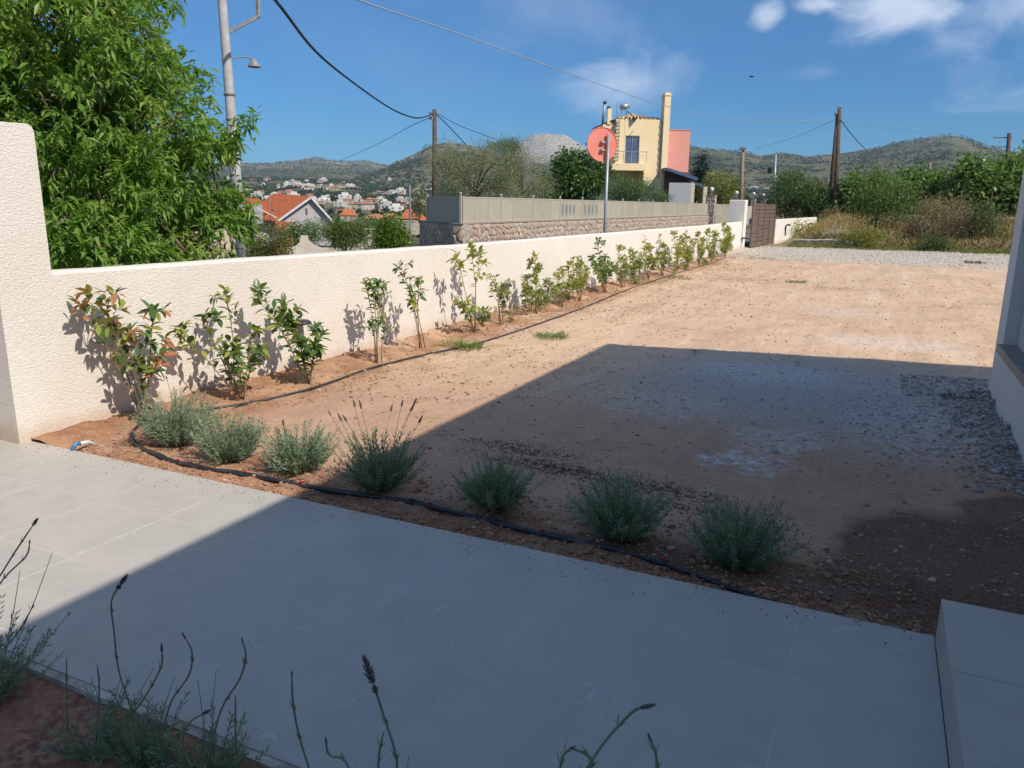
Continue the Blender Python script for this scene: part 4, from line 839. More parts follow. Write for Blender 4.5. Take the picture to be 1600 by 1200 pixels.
ra = MB().box(U(957), U(1005), -1.05, -1.0, Z(246), Z(246)+.06).build('railing', gz, yh)
for k in range(5): MB().box(U(957), U(1003), -1.04, -1.01, Z(261)+.16*(k+.6), Z(261)+.16*(k+.6)+.025).build('rail_bar', gz, ra)
for k in range(5): MB().box(U(957)+k*(U(1003)-U(957))/4-.02, U(957)+k*(U(1003)-U(957))/4+.02, -1.045, -1.0, Z(262), Z(246)).build('baluster', gz, ra)
dr = MB().box(U(973.6), U(994.4), .12, .18, Z(261.9), Z(222.1)).build('balcony_door', pm('door_glass', (.10, .14, .22), (.07, .10, .17), 1, .2, spec=.8), yh)
for x in (973.6, 983.4, 993.6): MB().box(U(x), U(x)+.07, .06, .118, Z(261.8), Z(222.2)).build('door_frame', pm('frame_grey', (.28, .29, .31)), dr)
MB().box(U(973.7), U(994.3), .06, .117, Z(223.6), Z(222.2)).build('door_frame', pm('frame_grey', (0, 0, 0)), dr)
MB().tube([(U(982), -.05, Z(219)), (U(982), -.3, Z(217.5)), (U(983), -.32, Z(216))], .04, 6).build('wall_light', steel, yh)
MB().box(U(1028), U(1037), -.35, .9, -.5, Z(166)).build('chimney', yel, yh)
b = MB(); b.box(U(1027.3), U(1037.7), -.4, .95, Z(166), Z(164)); b.box(U(1028.5), U(1036.5), -.3, .85, Z(164), Z(162)); b.build('chimney_cap', yel, yh)
for k in range(16): MB().box(U(1025)-.12+.06*(k % 2), U(1027.9)+.0, -.08, -.002, Z(282-k*5.1)+.04, Z(277.2-k*5.1)).build('quoin', stn, yh)
for k in range(12): MB().box(U(957.5+.35*k*.6)-.1*(k % 2), U(965), -.07, .018, Z(258-k*4.9)+.05, Z(254.3-k*4.9)).build('quoin', stn, yh)
for k in range(16): MB().box(U(940.2), U(942.4)+.06*(k % 2), .52, .599, Z(290-k*5), Z(286-k*5)).build('quoin', stn, yh)
# pyramid tile roof behind the parapet
rt = pm('cream_tile', (.52, .38, .21), (.42, .30, .16), 3, .85)
b = MB(); ap = (U(993), 3.5, Z(186)); ap2 = (U(1012), 4.0, Z(190)); e0, e1, e2, e3 = (U(952), .3, Z(200)), (U(1024), .3, Z(198)), (U(1024), 8, Z(198)), (U(941), 8, Z(203))
b.add([e0, e1, e2, e3, ap, ap2], [(0, 1, 5, 4), (1, 2, 5), (2, 3, 4, 5), (3, 0, 4), (3, 2, 1, 0)]); b.build('roof', rt, yh)
b = MB()
for k in range(12):
    f = k/11; a = Vector(e0).lerp(Vector(e1), f); c = Vector(ap).lerp(Vector(ap2), min(1, max(0, (f-.35)/.4))) if .35 < f else Vector(e0).lerp(Vector(ap), f/.35)
    if (c-a).length > .4: MB().tube([a+Vector((0, -.02, .03)), c+Vector((0, 0, .05))], .09, 6).build('ridge_tile', rt, yh, True)
# solar heater, flues, aerial
b = MB(); b.tube([(U(966), -.0, Z(183)), (U(977), .4, Z(179))], .30, 12); b.build('water_tank', pm('tank_metal', (.62, .62, .62), rough=.3, metal=.6), yh, True)
MB().add([(U(974), .1, Z(187)), (U(986), -.6, Z(199)), (U(990), .6, Z(199)), (U(979), 1.2, Z(186)), (U(974), .1, Z(187)-.1), (U(986), -.6, Z(199)-.1), (U(990), .6, Z(199)-.1), (U(979), 1.2, Z(186)-.1)], [(0, 1, 2, 3), (7, 6, 5, 4), (0, 4, 5, 1), (1, 5, 6, 2), (2, 6, 7, 3), (3, 7, 4, 0)]).build('solar_panel', pm('panel_dark', (.05, .06, .08), rough=.15), yh)
b = MB(); b.obox((U(967), .2, Z(199)), (U(967), .2, Z(183)), .05, .05, (1, 0, 0)); b.obox((U(977), .4, Z(199)), (U(972), .4, Z(183)), .05, .05, (1, 0, 0)); b.build('tank_stand', steel, yh)
MB().tube([(U(940), .4, Z(206)), (U(941.5), .4, Z(177))], .12, 10).build('flue', gz, yh, True); MB().lathe([(.12, 0), (.2, .06), (.2, .2), (.1, .28)], 10, (U(942), .4, Z(178))).build('flue_cowl', pm('cowl_dark', (.06, .07, .09)), yh, True)
MB().box(U(947), U(953), .5, .9, Z(206), Z(184)).build('chimney', yel, yh); MB().lathe([(.18, 0), (.2, .15), (.1, .25)], 10, (U(949), .7, Z(184))).build('flue_cowl', pm('cowl_dark', (0, 0, 0)), yh, True)
MB().tube([(U(959), .3, Z(206)), (U(960), .3, Z(176))], .03, 6).build('aerial', gz, yh); 
MB().box(U(1037)+.002, U(1074.5), 1.0, 9, -.5, Z(212)).build('side_block', pink, yh); MB().box(U(1037), U(1075), .95, 9.05, Z(212), Z(211)).build('parapet_cap', pink, yh)
bl = pm('blue_fascia', (.07, .10, .19), (.06, .085, .16), 2, .5)
b = MB(); b.prism([(U(1029), 0, Z(272)), (U(1029), 0, Z(268)), (U(1075), 0, Z(281)), (U(1075), 0, Z(286))], (0, -2.4, 0), (0, .9, 0)); b.build('porch_roof', bl, yh)
b = MB(); b.prism([(U(1073), 0, Z(290)), (U(1073), 0, Z(286.5)), (U(1088), 0, Z(291)), (U(1088), 0, Z(295))], (0, -1.4, 0), (0, .9, 0)); b.build('porch_roof', bl, yh)
MB().box(U(1033), U(1068), -.6, .0, -.5, Z(273)).build('porch_wall', pm('porch_brick', (.22, .10, .07)), yh)
MB().box(U(1034), U(1067), -2.3, -2.2, -.5, Z(289)).build('lattice_screen', pm('screen_grey', (.38, .38, .38), (.33, .33, .34), 20), yh)
for x in (1067, 1086): MB().box(U(x), U(x)+.38, -2.2, -1.8, -.5, Z(286 if x < 1080 else 294)).build('porch_column', stn, yh)
# ------------------------------------------------------------------ red roofed house and its neighbours on the left
RED = pm('red_tile', (.50, .135, .045), (.40, .10, .035), 2, .8, .6, 3, .1)
D = 118.0; K2 = D/F
q = P(478, 345, D); t = thing('red_roofed_house', 'pale pink house with a bright red gabled tile roof', 'house', (q.x, q.y, q.z-4), -atan2(q.x, q.y))
def U2(px): return (px-478)*K2
def Z2(py): return (345-py)*K2+4
gw = pm('pink_gable', (.50, .44, .43), (.47, .41, .40), 1, .9); wt = pm('white_trim', (.72, .70, .68))
b = MB(); b.prism([(U2(440), 0, 0), (U2(440), 0, Z2(344)), (U2(487), 0, Z2(314)), (U2(514), 0, Z2(343)), (U2(514), 0, 0)], (0, 0, 0), (-1.5, 7.5, 0)); b.build('wall', gw, t)
A_, Bq, Cq = Vector((U2(436), 0, Z2(347))), Vector((U2(487), 0, Z2(311))), Vector((U2(518), 0, Z2(347)))
bk_ = Vector((U2(432)-U2(487), 8, Z2(307)-Z2(311)))
def slab(a, c, off, th, mat, name, parent):
    up_ = Vector((0, 0, th)); v = [a, c, c+off, a+off]; MB().add([tuple(p) for p in v]+[tuple(p+up_) for p in v], [(3, 2, 1, 0), (4, 5, 6, 7), (0, 1, 5, 4), (1, 2, 6, 5), (2, 3, 7, 6), (3, 0, 4, 7)]).build(name, mat, parent)
f_ = Vector((0, -.5, .02))
slab(A_+f_, Bq+f_, bk_, .12, RED, 'roof', t); slab(Bq+f_, Cq+f_, bk_, .121, RED, 'roof', t)
for a, c in ((A_, Bq), (Bq, Cq)): MB().obox(a+Vector((0, -.56, -.02)), c+Vector((0, -.56, -.02)), .1, .28).build('barge_board', wt, t)
MB().box(U2(478), U2(481), -.05, -.005, Z2(336), Z2(327)).build('window', pm('window_dark', (.12, .12, .14)), t)
b = MB(); b.prism([(U2(383), 0, Z2(337)), (U2(387), 0, Z2(312)), (U2(412), 0, Z2(314)), (U2(436), 0, Z2(335))], (0, 3, 0), (0, 3.4, 0)); b.build('rear_roof', RED, t)
MB().box(U2(385), U2(436), 3.5, 8, 0, Z2(337)-.05).build('rear_wall', gw, t)
b = MB(); b.prism([(U2(433), 0, Z2(357)), (U2(436), 0, Z2(344)), (U2(462), 0, Z2(347)), (U2(440), 0, Z2(360))], (0, -3, 0), (0, -2.6, 0)); b.build('porch_roof', RED, t)
MB().box(U2(430), U2(452), -2.5, -.01, 0, Z2(361)).build('porch_wall', gw, t)
MB().box(U2(405), U2(417), 1.2, 2.4, Z2(350), Z2(322)).build('chimney', pm('chimney_grey', (.42, .40, .39)), t)
MB().tube([(U2(428), -.5, Z2(345)), (U2(429), -.5, Z2(314))], .06, 6).build('aerial', gz, t)
b = MB(); b.obox((U2(412), -1, Z2(327)), (U2(438), -1, Z2(341)), .25, .12); b.build('awning_frame', wt, t)
MB().lathe([(.02, 0), (.28, .06), (.45, .2), (.44, .21), (.02, .03)], 12, (U2(433), -1.2, Z2(331))).build('satellite_dish', pm('dish_grey', (.25, .27, .3)), t, True)
D = 60.0; q = P(400, 365, D); t = thing('white_outbuilding', 'white outbuilding with a low curved top and small vents below the red roof', 'building', (q.x, q.y, q.z-3), -atan2(q.x, q.y)); k_ = D/F
pr = [(-32, 0), (-32, 22), (-26, 27), (-10, 29), (10, 28), (18, 25), (22, 18), (22, 0)]
MB().prism([(x*k_, 0, y*k_+1.6) for x, y in pr]+[], (0, 0, 0), (0, 3.5, 0)).build('wall', pm('white_wash', (.74, .73, .72)), t)
for i in range(7): MB().box((-20+i*5)*k_, (-18.6+i*5)*k_, -.02, -.001, 1.6+16*k_, 1.6+20*k_).build('vent', pm('vent_dark', (.2, .2, .22)), t)
# scalloped garden wall across the street
D = 27.0; q = P(550, 395, D); t = thing('garden_wall', 'white plastered garden wall with scalloped top and two short piers', 'wall', (q.x, q.y, -1.2), -atan2(q.x, q.y)-.0); k_ = D/F; zq = lambda py: (395-py)*k_+q.z+1.2
pr = [(430, 412), (430, 392), (452, 389), (468, 385), (474, 380), (476, 372), (476, 370), (486, 370), (487, 377), (494, 384), (505, 388), (530, 388), (548, 387), (560, 382), (567, 374), (570, 363), (571, 361), (581, 361), (582, 372), (592, 380), (612, 384), (634, 385), (634, 412)]
MB().prism([((x-550)*k_, 0, max(0, zq(y))) for x, y in pr], (0, 0, 0), (0, .28, 0)).build('wall', pm('old_plaster', (.62, .55, .45), (.50, .43, .34), 1.2, .95, .4, 12, .02), t)
MB().box((571-550)*k_-.03, (581-550)*k_+.03, -.04, .32, zq(361)+.002, zq(359)).build('pier_cap', pm('old_plaster', (0, 0, 0)), t)
b = MB(); b.box((503-550)*k_, (524-550)*k_, -1.4, -1.0, 0, zq(394)); b.box((507-550)*k_, (521-550)*k_, -1.38, -1.02, zq(394)+.001, zq(392.5)); o = b.build('rusty_bin', pm('rust_brown', (.22, .10, .06))); o.location = t.location; o.rotation_euler = t.rotation_euler; tag(o, 'rusty brown box just visible over the low wall', 'box')
D = 19.5; q = P(355, 400, D); t = MB().box(-2.2, .5, 0, .25, 0, 1.55).build('plaster_wall', pm('beige_plaster', (.60, .47, .36), (.50, .38, .29), 1.5, .95, .5, 20, .02)); t.location = (q.x, q.y, -.6); t.rotation_euler = (0, 0, -atan2(q.x, q.y)); tag(t, 'beige plaster wall seen beneath the big tree, left of the concrete pole', 'wall')
# a few nearer houses and the houses behind
def hip_house(px, pyb, d, wpx, hpx, rpx, lab, wall, roof, name='distant_house', group=None, rot=0.0):
    q = P(px, pyb, d); k = d/F; t = thing(name, lab, 'house', (q.x, q.y, q.z-2), -atan2(q.x, q.y)+rot, group); w = wpx*k/2; dp_ = w*1.4; h = hpx*k+2; r = rpx*k
    MB().box(-w, w, 0, dp_, 0, h).build('wall', wall, t)
    o = .08*w+.1; MB().add([(-w-o, -o, h+.002), (w+o, -o, h+.002), (w+o, dp_+o, h+.002), (-w-o, dp_+o, h+.002), (-w*.35, dp_/2, h+r), (w*.35, dp_/2, h+r)], [(0, 1, 5, 4), (1, 2, 5), (2, 3, 4, 5), (3, 0, 4), (3, 2, 1, 0)]).build('roof', roof, t)
    for x in (-.5, .25): MB().box(w*x, w*x+w*.28, -.03, -.002, h-min(2.2, hpx*k*.75), h-.5).build('window', pm('window_dark', (0, 0, 0)), t)
cre = pm('cream_wall', (.54, .46, .36), rand=.1); whi = pm('far_white', (.60, .56, .50), rand=.10); TER = pm('terracotta', (.42, .17, .09), (.36, .14, .07), rand=.12); ochre = pm('ochre_wall', (.52, .38, .24), rand=.1)
hip_house(545, 343, 250, 26, 6, 9, 'small house with an orange hipped roof right of the red roofed house', cre, RED)
hip_house(587, 350, 200, 34, 8, 7, 'low cream house with terracotta roof behind the fruit tree', cre, TER)
hip_house(612, 347, 230, 26, 6, 7, 'terracotta roofed house behind the bright citrus bush', whi, TER)
hip_house(640, 350, 150, 26, 8, 14, 'red roofed house just left of the stone wall fence', cre, RED)
hip_house(567, 357, 160, 22, 10, 5, 'small white walled house low behind the fruit tree', whi, TER)
hip_house(655, 352, 180, 24, 8, 9, 'orange roofed house behind the sapling at the fence end', ochre, RED)
q = P(1265, 300, 95); hip_house(1268, 305, 95, 78, 8, 10, 'low terracotta tile roof behind the oleanders left of the twin poles', cre, TER, 'tiled_house')
q = P(1298, 290, 90); MB().box(q.x-.35, q.x+.35, q.y-.3, q.y+.3, 1, q.z+.6).build('chimney', whi); tag(bpy.data.objects['chimney.003'] if 'chimney.003' in bpy.data.objects else COL.objects[-1], 'white chimney beside the twin brown poles', 'chimney')
# village on the slopes
def village_proto(kind):
    r = bpy.data.objects.new('village_house', None); COL.objects.link(r)
    wall, roof, hh, flat = [(whi, TER, 5.2, 0), (cre, TER, 6.0, 0), (whi, whi, 6.2, 1), (cre, cre, 3.4, 1), (ochre, TER, 5.0, 0)][kind]
    MB().box(-5, 5, -4, 4, -4, hh).build('wall', wall, r)
    if flat: MB().box(-2, 3, -2, 2.5, hh+.01, hh+2.2).build('roof_room', roof, r)
    else: MB().add([(-5.5, -4.5, hh+.01), (5.5, -4.5, hh+.01), (5.5, 4.5, hh+.01), (-5.5, 4.5, hh+.01), (-2, 0, hh+1.5), (2, 0, hh+1.5)], [(0, 1, 5, 4), (1, 2, 5), (2, 3, 4, 5), (3, 0, 4), (3, 2, 1, 0)]).build('roof', roof, r)
    for x in (-3.2, 1.6):
        for z in ([.6, 3.4] if hh > 4 else [.8]): MB().box(x, x+1.5, -4.05, -4.002, z, z+1.5).build('window', pm('window_dark', (0, 0, 0)), r)
    return r
LV = ['white house with terracotta roof on the far slope', 'cream house with terracotta roof on the far slope', 'white flat roofed house on the far slope', 'cream flat roofed house on the far slope', 'ochre house with terracotta roof on the far slope']
protos = [village_proto(k) for k in range(5)]; used = [0]*5
def put_house(a, r, rd, px=1170):
    k = rd.choice([0, 0, 1, 2, 2, 2, 3, 3, 4]); x, y = r*sin(a), r*cos(a); z = tz(x, y)
    if used[k] == 0: o = protos[k]
    else:
        o = protos[k].copy(); COL.objects.link(o)
        for ch in protos[k].children: c = ch.copy(); COL.objects.link(c); c.parent = o
    lb = LV[k]+', '+('left' if px < 470 else 'middle' if px < 570 else 'right')+' part, '+('lowest' if r < 650 else 'middle' if r < 1000 else 'highest')+' rows'; used[k] += 1; o.location = (x, y, z+.3); o.rotation_euler = (0, 0, -a+rd.uniform(-.5, .5)); sc = rd.uniform(.5, 1.0); o.scale = (sc*rd.uniform(.8, 1.5), sc, sc*rd.uniform(.8, 1.1)); tag(o, lb, 'house', 'houses of the village on the far slope')
rd = random.Random(11)
n_ = 0
for _ in range(1600):
    px = rd.uniform(360, 680); r = rd.choice([rd.uniform(500, 900), rd.uniform(700, 1450), rd.uniform(800, 1300), rd.uniform(900, 1450)]); a = az(px)
    if noise.noise(Vector((r*sin(a)/120, r*cos(a)/120, 8))) < .0: continue
    if 610 < px and r > 1150: continue
    put_house(a, r, rd, px); n_ += 1
    if n_ >= 170: break
for _ in range(10): put_house(az(rd.uniform(1140, 1215)), rd.uniform(1100, 1500), rd)
# ------------------------------------------------------------------ shrubs planted along the wall
def leaf_mesh(name, mat, L=1.0, Wd=.5, curl=.25, fold=.12):
    st = [(0, .03), (.2, .62), (.45, 1.0), (.7, .86), (.9, .4), (1.0, .03)]; v = []; 
    for t_, w in st:
        z = -curl*t_*t_; 
        for s_ in (-1, 0, 1): v.append((s_*w*Wd/2, t_*L, z+(fold*w*Wd if s_ else 0)))
    f = [(i*3+k, i*3+k+1, (i+1)*3+k+1, (i+1)*3+k) for i in range(len(st)-1) for k in range(2)]
    me = MB().add(v, f).mesh(name, True); me.materials.append(mat); return me
LG = leafmat('shrub_leaf_green', (.05, .115, .03), (.12, .20, .055), None, .28, .33, obj=True); LY = leafmat('shrub_leaf_yellow', (.25, .30, .06), (.36, .34, .09), None, .3, .35, obj=True); LR = leafmat('shrub_leaf_red', (.50, .16, .09), (.42, .22, .10), None, .3, .4, obj=True)
LGj = leafmat('shrub_leaves_green', (.055, .12, .03), (.13, .21, .055), (.19, .22, .06), .28, .33, 4); LYj = leafmat('shrub_leaves_yellow', (.25, .30, .06), (.34, .30, .08), None, .3, .35); LRj = leafmat('shrub_leaves_red', (.50, .16, .09), (.38, .24, .09), None, .3, .4)
LMS = {m_.name: [leaf_mesh('leaf', m_, 1, w_, c_) for w_, c_ in ((.5, .2), (.44, .38), (.56, .1))] for m_ in (LG, LY, LR)}
STEM = pm('green_stem', (.20, .17, .09), (.26, .15, .09), 20, .7); stick = pm('cane', (.50, .42, .28), (.40, .33, .22), 15, .8)
def shrub(px, py, tips, lab, nleaf, size, single, red=0, yellow=.2, lo=.35, X=-4.62, cane=False, dense=1.0):
    b0 = onX(px, py, X); bx_, by_ = X, b0.y; z0 = gh(bx_, by_); t = thing('shrub', lab, 'shrub', (bx_, by_, z0), 0, 'young shrubs planted along the white wall')
    rdm = random.Random(int(px*7)); o_ = Vector((bx_, by_, z0)); pts = []; SB = []
    def stemcurve(a, e, r_):
        m1 = a.lerp(e, .5)+Vector((rdm.uniform(-.03, .03), rdm.uniform(-.03, .03), .03+.06*(e-a).length)); ps = [a, a.lerp(m1, .55)+Vector((0, 0, .012)), m1, m1.lerp(e, .55)+Vector((0, 0, .008)), e]
        MB().tube(ps, [r_, r_*.9, r_*.75, r_*.55, r_*.3], 6).build('stem', STEM, t, True); return ps
    for tp in tips:
        tpx, tpy = tp[:2]; xx = tp[2] if len(tp) > 2 else X+rdm.uniform(-.14, .10)
        e = onX(tpx, tpy, xx)-o_; a = Vector((rdm.uniform(-.03, .03), rdm.uniform(-.04, .04), -.02)); ps = stemcurve(a, e, .0055)
        pts.append((ps, True)); n = len(tips)
        for k in range(int(3*dense)):
            q = rdm.uniform(.45, .9); i = int(q*4); s0 = ps[i].lerp(ps[i+1], q*4-i); ln = .22*(1-q)+.10
            d = Vector((rdm.uniform(-.7, .9), rdm.uniform(-1, 1), rdm.uniform(.5, 1.3))).normalized(); e2 = s0+d*ln
            if bx_+e2.x < XW+.05: e2.x = XW+.05-bx_
            pts.append((stemcurve(s0, e2, .003), False))
    cands = []
    tot = sum((1.6 if m else .75) for _, m in pts)
    for ps, main in pts:
        k_ = int(nleaf*(1.6 if main else .75)/tot); l0 = lo if main else .25
        for i in range(k_):
            # pairs up the stem and a rosette at its tip
            q = l0+(1-l0)*((i+.5)/k_)**.62; q = min(q, .999); j = int(q*4); p = ps[j].lerp(ps[j+1], q*4-j); ax = (ps[j+1]-ps[j]).normalized()
            ang = i*2.4+rdm.uniform(-.4, .4); u_ = ax.cross(Vector((.3, .9, .1))).normalized(); v_ = ax.cross(u_)
            op = 1.15-.75*max(0, (q-.75)/.25); d = ((u_*cos(ang)+v_*sin(ang))*op+ax*.55+Vector((0, 0, -.12*(1-q)))).normalized()
            if bx_+p.x+d.x*size < XW+.012: d.x = abs(d.x)*.3; d.normalize()
            top = max(0, (p.z/(max(.2, e.z)))); kind = 0
            if q > (.72 if main else .85) and e.z > .72 and rdm.random() < red: kind = 2
            elif rdm.random() < yellow*(.4+top): kind = 1
            cands.append((p, d, size*rdm.uniform(.65, 1.15)*(1-.25*max(0, (q-.9)/.1)), kind))
    if single:
        rdm.shuffle(cands)
        for p, d, L, kind in cands[:300]:
            me = rdm.choice(LMS[(LG, LY, LR)[kind].name]); o = bpy.data.objects.new('leaf', me); COL.objects.link(o); o.parent = t; o.location = p
            rt_ = d.to_track_quat('Y', 'Z'); o.rotation_euler = (rt_.to_matrix() @ Matrix.Rotation(rdm.uniform(-.6, .6), 3, 'Y')).to_euler(); o.scale = (L, L, L)
    else:
        for kind, mt, nm in ((0, LGj, 'leaves'), (1, LYj, 'leaves'), (2, LRj, 'leaves')):
            sel = [c for c in cands if c[3] == kind]
            if not sel: continue
            Pn = np.array([c[0] for c in sel]); D_ = np.array([c[1] for c in sel]); L_ = np.array([c[2] for c in sel])
            V, Fa = leaves_geo(Pn, D_, L_, L_*.5, .12, .15); npmesh(nm, V, Fa, mt, t)['kind'] = 'stuff'
    if cane:
        e = onX(tips[0][0]+cane, tips[0][1]+10, X-.02)-o_; MB().tube([Vector((.02, 0, -.03)), e], .006, 6).build('cane', stick, t)
shrub(222, 655, [(115, 465, -4.82), (160, 455, -4.8), (205, 520, -4.8), (240, 485, -4.74), (260, 545, -4.66), (225, 575, -4.6), (180, 500, -4.84)], 'first shrub from the tall pillar, leaning left with copper red young leaves', 300, .095, True, .8, .3, .30, X=-4.72)
shrub(375, 640, [(352, 452, -4.66), (275, 522, -4.74), (315, 500, -4.72), (392, 528, -4.58), (345, 545, -4.6), (370, 560, -4.5), (400, 560, -4.6)], 'second shrub from the tall pillar, bushy green with one thin upright shoot', 340, .088, True, .08, .2, .15, X=-4.62)
shrub(482, 612, [(398, 462, -4.66), (425, 490, -4.68), (450, 510, -4.64), (505, 520, -4.5), (470, 550, -4.5), (440, 480, -4.7), (490, 555, -4.5)], 'third shrub from the tall pillar, dark green, arching left over a wall lamp', 320, .10, True, 0, .10, .12, X=-4.52)
shrub(590, 578, [(570, 440, -4.66), (590, 438, -4.6), (602, 445, -4.6), (580, 505, -4.55), (602, 515, -4.5), (585, 470, -4.6)], 'fourth shrub from the tall pillar, bare thin stems below a bronze green head', 210, .078, True, .4, .25, .5, X=-4.55, cane=14)
shrub(660, 550, [(624, 410, -4.62), (655, 432, -4.58), (640, 450, -4.6), (645, 470, -4.5)], 'fifth shrub from the tall pillar, slender with a green top and bare stems', 130, .085, True, .3, .25, .45, X=-4.55)
shrub(742, 523, [(735, 384, -4.66), (712, 392, -4.62), (752, 392, -4.6), (735, 490, -4.5), (722, 480, -4.5), (755, 498, -4.5)], 'sixth shrub from the tall pillar, tallest so far with pinkish red tips', 230, .098, True, .9, .3, .4, X=-4.55)
P_ = [(783, 518, [(770, 436), (790, 440), (780, 455), (800, 500)], 'seventh shrub from the tall pillar, thin and sparse in front of a wall lamp', 60, .075, 0, .3, .55),
 (838, 500, [(834, 396), (815, 432), (852, 440), (828, 450), (845, 470), (818, 470)], 'eighth shrub from the tall pillar, full and dark with a single tall shoot', 170, .085, .1, .2, .2),
 (877, 488, [(868, 428), (880, 424), (892, 436), (872, 458), (886, 462)], 'ninth shrub from the tall pillar, with olive green curled leaves', 110, .085, .2, .35, .3),
 (905, 482, [(893, 404), (905, 412), (915, 420), (900, 440)], 'tenth shrub from the tall pillar, pale yellow green', 120, .09, 0, .6, .2),
 (945, 472, [(932, 378), (925, 405), (950, 415), (940, 430), (955, 425)], 'eleventh shrub from the tall pillar, dark green with one shoot topping the wall', 160, .095, .1, .12, .2),
 (972, 462, [(965, 385), (975, 400), (968, 420)], 'twelfth shrub from the tall pillar, narrow with brownish tips', 90, .09, .4, .3, .3),
 (992, 458, [(985, 392), (996, 402), (990, 425), (980, 420)], 'thirteenth shrub from the tall pillar, leaning out with drooping leaves', 100, .10, .1, .2, .25),
 (1014, 450, [(1008, 370), (1018, 385), (1012, 405)], 'fourteenth shrub from the tall pillar, light bronze top', 80, .10, .3, .4, .4),
 (1034, 442, [(1030, 365), (1038, 385), (1028, 400), (1036, 415)], 'fifteenth shrub from the tall pillar, green in its lower half', 110, .10, 0, .3, .15),
 (1058, 432, [(1053, 364), (1063, 370), (1058, 400)], 'sixteenth shrub from the tall pillar, yellowish in the middle of the far group', 100, .11, .2, .55, .3),
 (1075, 426, [(1072, 362), (1080, 378), (1078, 400)], 'seventeenth shrub from the tall pillar, in the dense far group', 100, .11, .1, .3, .2),
 (1092, 420, [(1090, 362), (1097, 372), (1094, 395)], 'eighteenth shrub from the tall pillar, third from the far end of the row', 90, .12, .1, .3, .2),
 (1111, 412, [(1108, 358), (1116, 366), (1112, 390)], 'second last shrub of the row before the far gate', 90, .12, .1, .25, .25),
 (1134, 402, [(1130, 350), (1140, 355), (1137, 375), (1128, 380), (1143, 385)], 'last and densest shrub of the row, nearest the far gate', 190, .125, .1, .35, .1)]
for i, (px, py, tips, lab, n, sz, rd_, yl, lo_) in enumerate(P_):
    tips = tips+[(a_+random.choice([-1, 1])*random.uniform(3, 9), b_+random.uniform(12, 34)) for a_, b_ in [t_[:2] for t_ in tips[:3]]]
    shrub(px, py, tips, lab, int(n*3.1), sz*1.05, False, rd_, yl, lo_, X=-4.55, cane=(0 if i % 3 else 6))
# ------------------------------------------------------------------ lavender
LAV = leafmat('lavender_leaf', (.25, .31, .20), (.16, .225, .135), (.30, .35, .22), .2, .6, 9); LST = pm('lavender_stem', (.20, .24, .15), (.16, .19, .12), 20, .8); FLW = pm('lavender_head', (.12, .13, .11), (.085, .09, .085), 40, .9, .5, 200, .002)
def lavender(x, y, w, h, lab, nsh=95, heads=8, spike=.0, z=None, sc=1.0, grp='lavender bushes along the path'):
    z0 = gh(x, y) if z is None else z; t = thing('lavender_bush', lab, 'lavender', (x, y, z0), 0, grp); b = MB(); Pn = []; Dn = []; Ln = []
    hb = []
    for k in range(nsh):
        a = random.uniform(0, 2*pi); ti = random.random()**.6*.95; ln = h*random.uniform(.45, 1.15)*(1-.12*ti)
        tall = k < heads+spike; 
        if tall: ln = h*random.uniform(1.1, 1.6); ti *= .55
        d = Vector((cos(a)*sin(ti*1.15), sin(a)*sin(ti*1.15), cos(ti*1.15))); r0 = Vector((cos(a), sin(a), 0))*w*.14*random.random()
        side = Vector((random.uniform(-1, 1), random.uniform(-1, 1), 0))*.05*ln
        ps = [r0, r0+d*ln*.35+side, r0+d*ln*.7+side*1.4+Vector((0, 0, .04*ln)), r0+d*ln+side+Vector((0, 0, .14*ln*ti))]
        if random.random() < .6 or tall: b.tube(ps, [.0022*sc, .0018*sc, .0014*sc, .001*sc], 3, False)
        m = int((16 if not tall else 12)*random.uniform(.8, 1.2))
        for i in range(m):
            q = (.12 if not tall else .05)+(.88 if not tall else .6)*i/m; j = min(2, int(q*3)); p = ps[j].lerp(ps[j+1], q*3-j); ax = (ps[j+1]-ps[j]).normalized()
            for s_ in (0, pi):
                aa = i*1.57+s_+random.uniform(-.4, .4); u_ = ax.cross(Vector((.2, .1, 1)) if abs(ax.z) < .9 else Vector((1, 0, 0))).normalized(); v_ = ax.cross(u_)
                Pn.append(p); Dn.append((u_*cos(aa)+v_*sin(aa))*.75+ax*1.0); Ln.append(.036*sc*random.uniform(.6, 1.25)*(1-.35*q))
        if tall and len(hb) < heads: hb.append((ps[-1], (ps[-1]-ps[-2]).normalized()))
    o = b.build('stems', LST, t); o['kind'] = 'stuff'
    Pn = np.array(Pn); Dn = np.array(Dn); Ln = np.array(Ln); V, Fa = leaves_geo(Pn, Dn, Ln, .0048*sc*rng.uniform(.7, 1.3, len(Pn)), .02, simple=True, up=np.array(rng.normal(size=(len(Pn), 3))))
    npmesh('leaves', V, Fa, LAV, t)['kind'] = 'stuff'
    for p, d in hb:
        flower_head(p, d, .030*sc*random.uniform(.7, 1.2), t)
    return t
def flower_head(p, d, L, t, r=.16):
    d = Vector(d).normalized(); b = MB(); u_ = d.cross(Vector((.3, .8, .2))).normalized(); v_ = d.cross(u_)
    for k in range(7):
        for i in range(5):
            a = i*2*pi/5+k*.63; q = k/6; rr = L*r*(1.1-.55*abs(q-.35)*1.6); c = Vector(p)+d*L*q+(u_*cos(a)+v_*sin(a))*rr*.55; tip = c+(u_*cos(a)+v_*sin(a))*rr*.75+d*L*.14; s_ = (u_*-sin(a)+v_*cos(a))*rr*.42
            b.add([c-s_, c+s_, tip, c-d*L*.06+(u_*cos(a)+v_*sin(a))*rr*.3], [(0, 1, 2), (0, 3, 1), (0, 2, 3), (1, 3, 2)])
    b.tube([Vector(p)-d*L*.02, Vector(p)+d*L], L*r*.42, 5)
    return b.build('flower_head', FLW, t)
